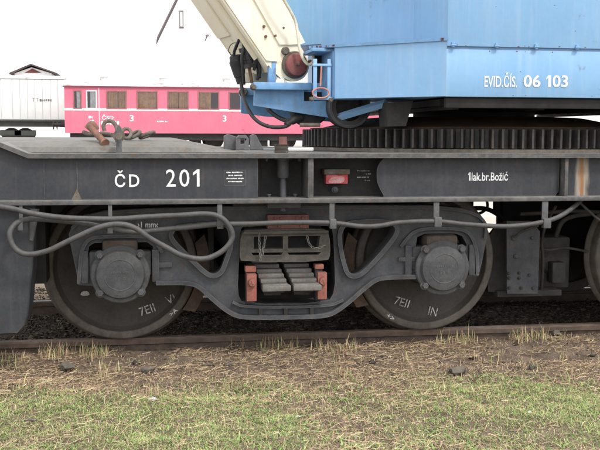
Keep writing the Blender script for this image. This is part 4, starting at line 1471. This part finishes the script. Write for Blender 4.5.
# roof, barrel shaped
m = MB()
ar = [(YPK - .05 + 2.96 * t / 16, pz1 + .005 + .34 * math.sin(math.pi * t / 16) ** .7) for t in range(17)]
m.prism(ar, px0 - .08, px1 + .08, map3=lambda a, b, t: (t, a, b))
rfp = m.build('roof', 'pale_roof', pk)
MB().box(px0 - .06, px1 + .06, YPK - .075, YPK - .052, pz1 - .03, pz1 + .03).build('gutter', 'gutter_maroon', rfp)
for x in (px0 + 1.6, px0 + 4.2, px0 + 7.0, px0 + 9.8):
    MB().lathe([(0, 0), (.16, 0), (.16, .12), (.22, .14), (.1, .22), (0, .23)], (x, YPK + 1.4, pz1 + .34), 'Z', 16).build('roof_vent', 'pale_roof', rfp)
zst = [(-2.587,2.253),(-2.586,2.355)]
MB().box(px0 - .004, px1 + .004, YPK - .012, YPK, zst[0][1], zst[1][1]).build('waist_stripe', 'coach_trim', pb)
for i, (a, b, c, d) in enumerate(openings):
    wf = MB()
    t_ = .04
    wf.prism([(a - t_, c - t_), (b + t_, c - t_), (b + t_, d + t_), (a - t_, d + t_)], YPK - .02, YPK + .0, holes=[[(a + .01, c + .01), (b - .01, c + .01), (b - .01, d - .01), (a + .01, d - .01)]])
    wo = wf.build('window', 'coach_trim' if i in (1, 11) else 'window_frame', pk, smooth=0)
    MB().box(a, b, YPK + .02, YPK + .026, c, d).build('pane', 'window_glass', wo)
    if i > 1 and i < len(openings) - 2:
        for s_ in range(2):                          # pleated curtains, drawn to different widths
            wd = (b - a) * ((.56, .40), (.95, .02), (.5, .46), (.62, .0), (.0, .2), (.5, .4), (.3, .4), (.6, .3))[(i - 2) % 8][s_]
            if wd < .05:
                continue
            x0 = a if s_ == 0 else b - wd
            nn = 14
            vs, fs = [], []
            for k in range(nn + 1):
                xx = x0 + wd * k / nn
                yy = YPK + .09 + .02 * math.sin(k * 2.2)
                vs += [(xx, yy, c), (xx, yy, d)]
            for k in range(nn):
                fs.append((2 * k, 2 * k + 2, 2 * k + 3, 2 * k + 1))
            MB().add(vs, fs).build('curtain', 'curtain', wo)
    else:
        MB().box(a + (b - a) * .35, b - (b - a) * .1, YPK + .09, YPK + .1, c, d).build('blind', 'curtain_pale', wo)
# doors: seams and grab rails
for xs_p in ([(-3.831,2.692),(-3.228,2.697),(-2.622,2.703)]):
    MB().box(xs_p[0] - .012, xs_p[0] + .012, YPK - .006, YPK, pz0 + .03, pz1 - .05).build('door_seam', 'coach_trim' if xs_p[0] > -3.2 else 'pink_paint', pb)
q = [(-2.510,1.871),(-2.023,2.087),(-2.555,1.658),(-1.794,1.841),(-1.342,1.805),(-1.173,2.075),(2.657,1.814),(2.824,2.084),(-0.180,1.772),(0.292,1.844),(-3.074,1.910),(-2.905,2.043),(-3.036,1.723),(-2.824,1.869)]
for s_, a_, b_ in (('ČSD', 0, 1), ('3', 4, 5), ('3', 6, 7)):
    text('lettering', s_, q[a_], q[b_], YPK - .002, 'white_paint', pb, bold=.012)
for a_, b_ in ((2, 3), (8, 9), (10, 11), (12, 13)):
    smudge('lettering', q[a_], q[b_], YPK - .001, 'white_paint', pb, 60 + a_, .003)
# underframe, wheels, buffers
uf = MB()
uf.box(px0 + .2, px1 - .2, YPK + .15, YPK + 2.3, pz0 - .30, pz0 - .002)
for x, l_, dz in ((px0 + 5.3, .5, .6), (px0 + 7.1, 1.1, .5), (px0 + 8.35, .4, .7), (px0 + 8.9, .35, .55), (px0 + 10.4, .7, .6)):
    uf.box(x, x + l_, YPK + .3, YPK + .9, pz0 - dz, pz0 - .1, .03)
uf.tube([(px0 + 4.6, YPK + .4, pz0 - .24), (px1 - 4.4, YPK + .4, pz0 - .24)], .03, 8)
ufo = uf.build('underframe', 'under_black', pk)
for x in (px0 + 1.4, [(2.346,1.227)][0][0], [(5.641,1.238)][0][0], px1 - 1.2):
    for y in (YPK + .92, YPK + 2.4):
        MB().lathe([(0, 0), (.12, 0), (.3, .04), (.36, .0), (.42, 0), (.42, .1), (.45, .13), (0, .13)] if y < YPK + 1 else [(0, 0), (.45, 0), (.42, .03), (.42, .13), (0, .13)], (x, y, .625 + .42), 'Y', 28).build('wheel', 'wheel_plate', pk)
    MB().box(x - .35, x + .35, YPK + .72, YPK + .9, .95, 1.2, .03).build('spring_box', 'wagon_frame', pk)
for y in (YPK + .55, YPK + 2.3):
    MB().lathe([(0, 0), (.1, 0), (.1, -.25), (.07, -.25), (.07, -.5), (.2, -.5), (.2, -.53), (0, -.56)], (px0, y, 1.64), 'X', 20).build('buffer', 'under_black', pk)

# ------------------------------------------------------------------ white goods wagon
wg = empty('white_wagon', (-7, 41, .62), 'overexposed white boarded goods wagon standing behind the pink railcar', 'goods wagon')
YW = 40.0
WB = [(-4.380,1.881),(-4.343,3.764),(-9.919,1.863)]
x0, x1, z0, z1 = WB[2][0] - 4, WB[0][0], WB[0][1], WB[1][1]
m = MB()
m.box(x0, x1, YW, YW + 2.7, z0, z1)
wbo = m.build('wagon_body', 'wagon_white', wg, smooth=0)
edges_ = [p[0] for p in [(-8.227,2.785),(-7.697,2.789),(-7.210,2.794),(-6.698,2.798),(-6.364,2.801),(-6.028,2.805),(-5.692,2.808),(-5.355,2.811),(-4.994,2.814),(-4.656,2.817),(-4.366,2.820)]]
for a, b in zip(edges_[:-1], edges_[1:]):
    MB().box(a + .012, b - .012, YW - .03, YW, z0 + .03, z1 - .02, .006).build('plank', 'wagon_white', wbo)
m = MB()
ar = [(YW - .06 + 2.82 * t / 12, z1 + .01 + .22 * math.sin(math.pi * t / 12) ** .8) for t in range(13)]
m.prism(ar, x0 - .05, x1 + .05, map3=lambda a, b, t: (t, a, b))
m.build('roof', 'pale_roof', wg)
MB().box(x0, x1, YW + .1, YW + 2.6, z0 - .30, z0 - .003).build('underframe', 'wagon_frame', wg)
MB().box(x0, x1 + .02, YW - .05, YW - .02, z0 - .06, z0 + .015).build('floor_sill', 'wagon_frame', wg)
for px_ in [(-6.843,1.421),(-6.217,1.423),(-9.058,1.412)]:
    MB().lathe([(0, 0), (.12, 0), (.32, .05), (.38, .0), (.45, 0), (.45, .12), (0, .12)], (px_[0], YW + .5, .62 + .46), 'Y', 28).build('wheel', 'wheel_plate', wg)
    MB().box(px_[0] - .5, px_[0] + .5, YW + .25, YW + .45, 1.15, 1.42, .04).build('spring_box', 'wagon_frame', wg)
q = [(-5.825,2.727),(-5.687,2.898),(-5.646,2.729),(-5.525,2.900),(-5.484,2.730),(-4.945,2.882)]
for s_, a_, b_ in (('T', 0, 1), ('T', 2, 3)):
    text('lettering', s_, q[a_], q[b_], YW - .031, 'verge_grey', wbo)
smudge('lettering', q[4], (q[5][0], q[5][1] - .02), YW - .0302, 'verge_grey', wbo, 77, .003)
rail(40.6, -60, 70, .62, 'rail under the white goods wagon, side towards the pink railcar')
rail(42.0, -60, 70, .62, 'rail under the white goods wagon, side away from the pink railcar')

# ------------------------------------------------------------------ buildings behind
YH = 62.0
hs_ = empty('small_house', (-8, 66, .6), 'low white house with dark red gable peeping over the goods wagon', 'house')
q = [(-8.205,5.866),(-9.634,5.234),(-6.527,5.275),(-9.336,5.325),(-6.891,5.359),(-8.678,5.361),(-7.555,5.377),(-8.143,5.658)]
ap, el, er = q[0], q[1], q[2]
m = MB()
m.prism([(q[3][0], .6), (q[4][0], .6), (q[4][0], q[4][1]), (ap[0], ap[1] - .12), (q[3][0], q[3][1])], YH + .3, YH + 8)
wl_ = m.build('wall', 'white_wall', hs_, smooth=0)
for s_, e_ in ((-1, el), (1, er)):
    d_ = Vector((ap[0] - e_[0], ap[1] - e_[1])).normalized()
    nn = Vector((-d_.y, d_.x)) * .10
    if nn.y < 0:
        nn = -nn
    MB().prism([e_, ap, (ap[0] + nn.x * .5, ap[1] + nn.y), (e_[0] + nn.x, e_[1] + nn.y)], YH - .1, YH + 8.2).build('roof', 'roof_dark', hs_, smooth=0)
MB().prism([q[5], q[6], q[7]], YH + .26, YH + .30).build('gable_boards', 'gable_red', wl_, smooth=0)

bl = empty('gabled_building', (5, 70, .6), 'tall plain white gabled building rising behind the pink railcar', 'building')
YBD = 60.0
q = [(1.596,10.213),(0.269,7.533),(1.836,9.458),(1.989,8.465),(0.809,8.142)]
s_ = (q[0][1] - q[1][1]) / (q[0][0] - q[1][0])
xe, ze = q[1]
hw_ = 4.3
ap = (xe + hw_, ze + hw_ * s_)
win = [(q[2][0], q[3][1]), (q[3][0], q[3][1]), (q[3][0], q[2][1]), (q[2][0], q[2][1])]
m = MB()
m.prism([(xe + .15, .6), (xe + 2 * hw_ - .15, .6), (xe + 2 * hw_ - .15, ze), ap, (xe + .15, ze)], YBD, YBD + .3, holes=[win])
m.box(xe + .15, xe + .45, YBD + .3, YBD + 4, .6, ze)
m.box(xe + 2 * hw_ - .45, xe + 2 * hw_ - .15, YBD + .3, YBD + 4, .6, ze)
bw = m.build('wall', 'white_wall', bl, smooth=0)
for sg in (0, 1):
    e_ = (xe, ze) if sg == 0 else (xe + 2 * hw_, ze)
    d_ = Vector((ap[0] - e_[0], ap[1] - e_[1])).normalized()
    nn = Vector((-d_.y, d_.x)) * .16
    if nn.y < 0:
        nn = -nn
    MB().prism([e_, ap, (ap[0], ap[1] + .2), (e_[0], e_[1] + .2)], YBD - .15, YBD + 4.2).build('roof', 'verge_grey', bl, smooth=0)
wd_ = MB().prism([(win[0][0] - .06, win[0][1] - .06), (win[1][0] + .06, win[1][1] - .06), (win[2][0] + .06, win[2][1] + .06), (win[3][0] - .06, win[3][1] + .06)], YBD - .03, YBD, holes=[win]).build('window', 'verge_grey', bl, smooth=0)
MB().box(win[0][0], win[1][0], YBD + .05, YBD + .07, win[0][1], win[2][1]).build('pane', 'window_glass', wd_)
MB().box(win[0][0] - .1, win[1][0] + .1, YBD - .08, YBD - .03, win[0][1] - .12, win[0][1] - .06).build('sill', 'verge_grey', wd_)

lpx = [(2.965,6.777),(2.944,3.284),(3.115,7.103)]
m = MB()
m.tube([(lpx[0][0], 52, .55), (lpx[0][0], 52, 3.5), (lpx[0][0], 52, lpx[0][1])], [.07, .06, .045], 10)
lpo = tag(m.build('lamp_post', 'coach_trim', None), 'thin pale lamp post standing behind the pink railcar', 'lamp post')
MB().tube([(lpx[0][0], 52, lpx[0][1]), (lpx[0][0] + .05, 52, lpx[0][1] + .12), (lpx[2][0], 52, lpx[2][1])], .035, 8).build('bracket', 'verge_grey', lpo)
MB().lathe([(0, .08), (.06, .06), (.14, -.02), (.13, -.05), (0, -.05)], (lpx[2][0], 52, lpx[2][1]), 'Z', 14).build('lamp_head', 'verge_grey', lpo)
# long white boundary wall closing the yard behind the wagons
lw = MB().box(-60, 70, 58.0, 58.3, .55, 3.0)
lo = lw.build('boundary_wall', 'white_wall', None, smooth=0)
tag(lo, 'long plain white wall closing the yard behind the goods wagon', 'wall')

# ------------------------------------------------------------------ stones and litter in the foreground
def stone(name, px_, size, seed, material, label, cat, flat=.6, group=None, sink=.25):
    rnd = random.Random(seed)
    bm = bmesh.new()
    bmesh.ops.create_icosphere(bm, subdivisions=2, radius=1)
    off = Vector((rnd.uniform(-9, 9), rnd.uniform(-9, 9), rnd.uniform(-9, 9)))
    for v in bm.verts:
        k = 1 + .5 * noise.noise(v.co * 1.1 + off) + .2 * noise.noise(v.co * 3 + off)
        v.co = Vector((v.co.x * k * size[0], v.co.y * k * size[1], v.co.z * k * size[2]))
    m = MB()
    bm.verts.index_update()
    x, y = px_
    z = float(gz(np.array([x]), np.array([y]))[0])
    m.add([(v.co.x + x, v.co.y + y, v.co.z + z + size[2] * (1 - sink)) for v in bm.verts], [[v.index for v in f.verts] for f in bm.faces])
    bm.free()
    o = m.build(name, material, None, smooth=28)
    return tag(o, label, cat, group)


stone('stone', (0.979, -0.743), (0.055, 0.04, 0.035), 3, 'stone_dark', 'dark angular stone lying in the dry grass in front of the wheel', 'stone')
stone('stone', (-1.327, -0.372), (0.045, 0.04, 0.025), 5, 'stone_dark', 'dark stone half sunk in the straw patch by the rail', 'stone')
stone('stone', (-0.850, -0.538), (0.045, 0.025, 0.022), 7, 'stone_dark', 'flat dark stone beside the green grass, under a straw tuft', 'stone')
stone('stone', (-0.359, -0.444), (0.03, 0.016, 0.014), 9, 'stone_dark', 'small dark stone sitting in a row of two in the straw', 'stone')
stone('stone', (-0.486, -0.449), (0.045, 0.016, 0.012), 13, 'stone_dark', 'long thin dark stone in the straw', 'stone')
stone('stone', (1.915, -0.058), (0.035, 0.028, 0.025), 15, 'stone_dark', 'small dark stone against the straw close to the rail', 'stone')
stone('stone', (1.453, -0.742), (0.026, 0.02, 0.02), 17, 'stone_dark', 'small dark stone between bare soil and green grass', 'stone')
stone('stone', (-1.424, -1.373), (0.03, 0.02, 0.012), 19, 'stone_dark', 'dark clod of soil in the green grass', 'soil clod')
stone('paper_scrap', (1.061, -1.635), (0.014, 0.01, 0.004), 21, 'litter_white', 'small white scrap of litter in the green grass', 'litter')
stone('paper_scrap', (-0.098, -1.440), (0.014, 0.01, 0.005), 23, 'litter_white', 'white crumpled scrap of litter among the dry blades', 'litter')
stone('pale_stone', (-0.822, -1.092), (0.022, 0.016, 0.01), 25, 'stone_pale', 'pale stone in the green grass', 'stone')
stone('dead_leaf', (-1.186, -0.999), (0.028, 0.014, 0.004), 27, 'leaf_brown', 'brown dead leaf lying on the green grass', 'leaf')
# ------------------------------------------------------------------ vegetation and ballast
def strips(name, n, xr, yr, dens, gen, material, label, cat):
    rs = np.random.RandomState(abs(hash(name)) % 1000 if False else sum(map(ord, name)))
    x = rs.uniform(*xr, n)
    y = rs.uniform(*yr, n)
    keep = rs.rand(n) < dens(x, y)
    x, y = x[keep], y[keep]
    V, F, C = gen(x, y, rs)
    me = bpy.data.meshes.new(name)
    me.vertices.add(len(V))
    me.vertices.foreach_set('co', V.ravel())
    nf = len(F)
    me.loops.add(nf * F.shape[1])
    me.loops.foreach_set('vertex_index', F.ravel().astype(np.int32))
    me.polygons.add(nf)
    me.polygons.foreach_set('loop_start', (np.arange(nf) * F.shape[1]).astype(np.int32))
    me.update(calc_edges=True)
    a = me.color_attributes.new('tint', 'FLOAT_COLOR', 'POINT')
    a.data.foreach_set('color', np.concatenate([C, np.ones((len(C), 1))], 1).astype(np.float32).ravel())
    me.materials.append(MATS[material])
    me.validate()
    o = link(me, name, (0, 0, 0), None, 'stuff')
    tag(o, label, cat)
    return o


def blade_geo(x, y, z, h, wd, az, lean, col, rs, curl=1.0):
    """three-segment tapering blade; col (n,3)"""
    n = len(x)
    ux, uy = np.cos(az), np.sin(az)
    px_, py_ = -uy, ux
    V = np.zeros((n, 7, 3))
    C = np.repeat(col[:, None, :], 7, 1)
    for k, (t, ww) in enumerate(((0, 1), (.4, .85), (.75, .55))):
        cx = x + ux * lean * h * t ** (1 + curl)
        cy = y + uy * lean * h * t ** (1 + curl)
        cz = z + h * t * (1 - .35 * np.clip(lean, 0, 1.5) * t)
        V[:, 2 * k, 0], V[:, 2 * k, 1], V[:, 2 * k, 2] = cx - px_ * wd * ww / 2, cy - py_ * wd * ww / 2, cz
        V[:, 2 * k + 1, 0], V[:, 2 * k + 1, 1], V[:, 2 * k + 1, 2] = cx + px_ * wd * ww / 2, cy + py_ * wd * ww / 2, cz
    V[:, 6, 0], V[:, 6, 1], V[:, 6, 2] = x + ux * lean * h, y + uy * lean * h, z + h * (1 - .35 * np.clip(lean, 0, 1.5))
    T = np.array([[0, 1, 3], [0, 3, 2], [2, 3, 5], [2, 5, 4], [4, 5, 6]])
    F = (T[None] + (np.arange(n) * 7)[:, None, None]).reshape(-1, 3)
    return V.reshape(-1, 3), F, C.reshape(-1, 3)


def green_amt(x, y):
    """how green the sward is: green in front, dry towards the rail, patchy"""
    edge = -.68 - .14 * np.clip(1 - x, 0, 1) * np.clip(x + .6, 0, 1) + .55 * (vnoise(x, y, 1.7, 11) - .5)
    base = np.clip((edge - y) / .5, 0, 1)
    patch = np.clip((vnoise(x, y, 2.1, 12) * .65 + vnoise(x, y, 6, 13) * .35 - .22) / .25, 0, 1)
    dry = np.exp(-((x - .45) / .5) ** 2) * .62 * (.5 + .7 * vnoise(x, y, 3.7, 15))
    low = np.clip((-1.1 - y) / .4, 0, 1) * (.25 + .75 * np.clip((vnoise(x, y, 3.1, 14) - .3) / .25, 0, 1))
    return np.clip(np.maximum(base * patch * (1 - dry), low * (1 - .9 * dry)), 0, 1)


GREEN = np.array([(.21, .36, .085), (.28, .42, .115), (.16, .27, .06), (.34, .44, .145), (.44, .40, .20), (.34, .41, .165), (.42, .40, .21)])
STRAW = np.array([(.52, .395, .24), (.62, .50, .32), (.46, .34, .205), (.42, .285, .18), (.57, .46, .29), (.34, .225, .15), (.52, .41, .215), (.33, .22, .155), (.25, .17, .125)])


def pick(T, n, rs, jit=.18):
    return T[rs.randint(0, len(T), n)] * (1 + jit * rs.randn(n, 1)).clip(.5, 1.5)


def g_green(x, y, rs):
    n = len(x)
    h = rs.uniform(.008, .032, n)
    return blade_geo(x, y, gz(x, y) - .003, h, rs.uniform(.0018, .0038, n), rs.uniform(0, 6.283, n), rs.uniform(.4, 1.9, n), pick(GREEN, n, rs), rs)


strips('grass', 300000, (-3.2, 4.2), (-2.9, -.3), lambda x, y: green_amt(x, y) * .95 + .02, g_green, 'blades', 'short green grass in patches along the front of the yard', 'grass')


def g_dry(x, y, rs):
    n = len(x)
    h = rs.uniform(.008, .032, n) * (1 + 1.0 * (rs.rand(n) > .92))
    return blade_geo(x, y, gz(x, y) - .003, h, rs.uniform(.0016, .0034, n), rs.uniform(0, 6.283, n), rs.uniform(.4, 2.0, n), pick(STRAW, n, rs), rs)


def dens_dry(x, y):
    bare = np.clip((vnoise(x, y, 1.9, 21) * .6 + vnoise(x, y, 5, 22) * .4 - .36) / .22, 0, 1)
    near = np.where(y > -.55, .05 + .3 * bare, .80 - .25 * green_amt(x, y))
    tuft = np.clip((.10 - np.abs(y + .06)) / .08, 0, 1) * np.clip((vnoise(x, y * 0, 3.2, 23) - .35) / .3, 0, 1)
    left = np.clip((-.2 - x) / .8, 0, 1)
    return np.clip(near * (y < -.12) * .7 + tuft * (.3 + .7 * left), 0, 1)


strips('dry_grass', 250000, (-3.2, 4.2), (-2.9, .02), dens_dry, g_dry, 'straws', 'dry yellow grass standing in tufts beside the rail and through the sward', 'dry grass')


def g_tuft(x, y, rs):
    n = len(x)
    h = rs.uniform(.03, .10, n) * (1 + .5 * (rs.rand(n) > .93))
    c = pick(STRAW, n, rs)
    g = rs.rand(n) < .22
    c[g] = pick(GREEN, g.sum(), rs)
    return blade_geo(x, y, gz(x, y) - .004, h, rs.uniform(.003, .0055, n), rs.uniform(0, 6.283, n), rs.uniform(.05, .7, n), c, rs)


def dens_tuft(x, y):
    k = np.clip((vnoise(x, y * .3, 7.5, 31) - .55) / .2, 0, 1)
    left = np.where(x < -.5, .85, .25)
    left = np.where(x > 1.2, .6, left)
    line = np.exp(-((y + .09) / .08) ** 2)
    scatter = (vnoise(x, y, 7, 32) > .86) * .25 * (y > -1.2)
    return np.clip(k * line * left + scatter, 0, 1) * (y < .0)


strips('grass_tufts', 90000, (-3.2, 4.2), (-1.4, .02), dens_tuft, g_tuft, 'straws', 'tall straw coloured grass tufts growing along the rail', 'grass tufts')


def g_weed(x, y, rs):
    n = len(x)
    c = pick(np.array([(.15, .25, .07), (.20, .30, .095), (.12, .20, .06), (.26, .31, .13)]), n, rs)
    return blade_geo(x, y, gz(x, y) + .004, rs.uniform(.012, .03, n), rs.uniform(.005, .011, n), rs.uniform(0, 6.283, n), rs.uniform(1.0, 2.2, n), c, rs, .3)


def dens_weed(x, y):
    return (.12 + np.clip((vnoise(x, y, 5.2, 61) - .6) / .35, 0, .6)) * np.clip((-.62 - y) / .3, 0, 1)


strips('weeds', 26000, (-3.2, 4.2), (-2.9, -.6), dens_weed, g_weed, 'blades', 'low broad leaved green weeds spread through the grass', 'weeds')


def g_straw(x, y, rs):
    """cut straw lying on the ground: long thin bent strips"""
    n = len(x)
    L_ = rs.uniform(.012, .06, n) * (1 + 1.2 * (rs.rand(n) > .93))
    az = rs.uniform(0, 6.283, n)
    z = gz(x, y) + rs.uniform(.001, .02, n)
    wd = rs.uniform(.0008, .0022, n)
    bend = rs.uniform(-.5, .5, n)
    tilt = rs.uniform(-.12, .25, n)
    V = np.zeros((n, 6, 3))
    for k, t in enumerate((-.5, 0, .5)):
        a2 = az + bend * t
        cx = x + np.cos(a2) * L_ * t
        cy = y + np.sin(a2) * L_ * t
        cz = z + np.abs(t) * 0 + (t + .5) * L_ * tilt
        cz = np.maximum(cz, gz(cx, cy) + .002)
        qx, qy = -np.sin(a2) * wd / 2, np.cos(a2) * wd / 2
        V[:, 2 * k] = np.stack([cx - qx, cy - qy, cz], 1)
        V[:, 2 * k + 1] = np.stack([cx + qx, cy + qy, cz + .001], 1)
    T = np.array([[0, 1, 3], [0, 3, 2], [2, 3, 5], [2, 5, 4]])
    F = (T[None] + (np.arange(n) * 6)[:, None, None]).reshape(-1, 3)
    C = np.repeat(pick(STRAW, n, rs, .22)[:, None, :], 6, 1)
    return V.reshape(-1, 3), F, C.reshape(-1, 3)


def dens_straw(x, y):
    bare = np.clip((vnoise(x, y, 1.9, 21) * .55 + vnoise(x, y * 1.6, 4.3, 42) * .45 - .40) / .16, 0, 1)
    d = np.where(y > -.75, .06 + .74 * bare, .2 + .35 * bare) * (1 - .6 * green_amt(x, y)) * np.clip((-.03 - y) / .12, 0, 1)
    return np.clip(d + .07 * (y > .15), 0, 1)


strips('straw', 270000, (-3.2, 4.2), (-2.9, 2.6), dens_straw, g_straw, 'straws', 'loose dead straw lying over the ground in front of the rail', 'straw')


def g_pebble(x, y, rs):
    n = len(x)
    s = rs.uniform(.004, .013, n) * (1 + 1.2 * (rs.rand(n) > .95))
    O = np.array([(1, 0, 0), (-1, 0, 0), (0, 1, 0), (0, -1, 0), (0, 0, 1), (0, 0, -1)], float)
    V = O[None] * s[:, None, None] * rs.uniform(.55, 1.3, (n, 6, 1)) + rs.uniform(-.3, .3, (n, 6, 3)) * s[:, None, None]
    V[:, :, 2] *= .7
    V += np.stack([x, y, gz(x, y) + s * .25], 1)[:, None, :]
    T = np.array([[0, 2, 4], [2, 1, 4], [1, 3, 4], [3, 0, 4], [2, 0, 5], [1, 2, 5], [3, 1, 5], [0, 3, 5]])
    F = (T[None] + (np.arange(n) * 6)[:, None, None]).reshape(-1, 3)
    G = np.array([(.06, .052, .046), (.10, .085, .07), (.045, .038, .034), (.17, .135, .10), (.10, .070, .050)])
    C = np.repeat(pick(G, n, rs, .2)[:, None, :], 6, 1)
    return V.reshape(-1, 3), F, C.reshape(-1, 3)


strips('ballast', 70000, (-3.4, 6.0), (-.9, 2.9), lambda x, y: np.where(y > .14, .9, .10), g_pebble, 'pebbles', 'dark brown ballast stones between the rails under the crane', 'ballast')
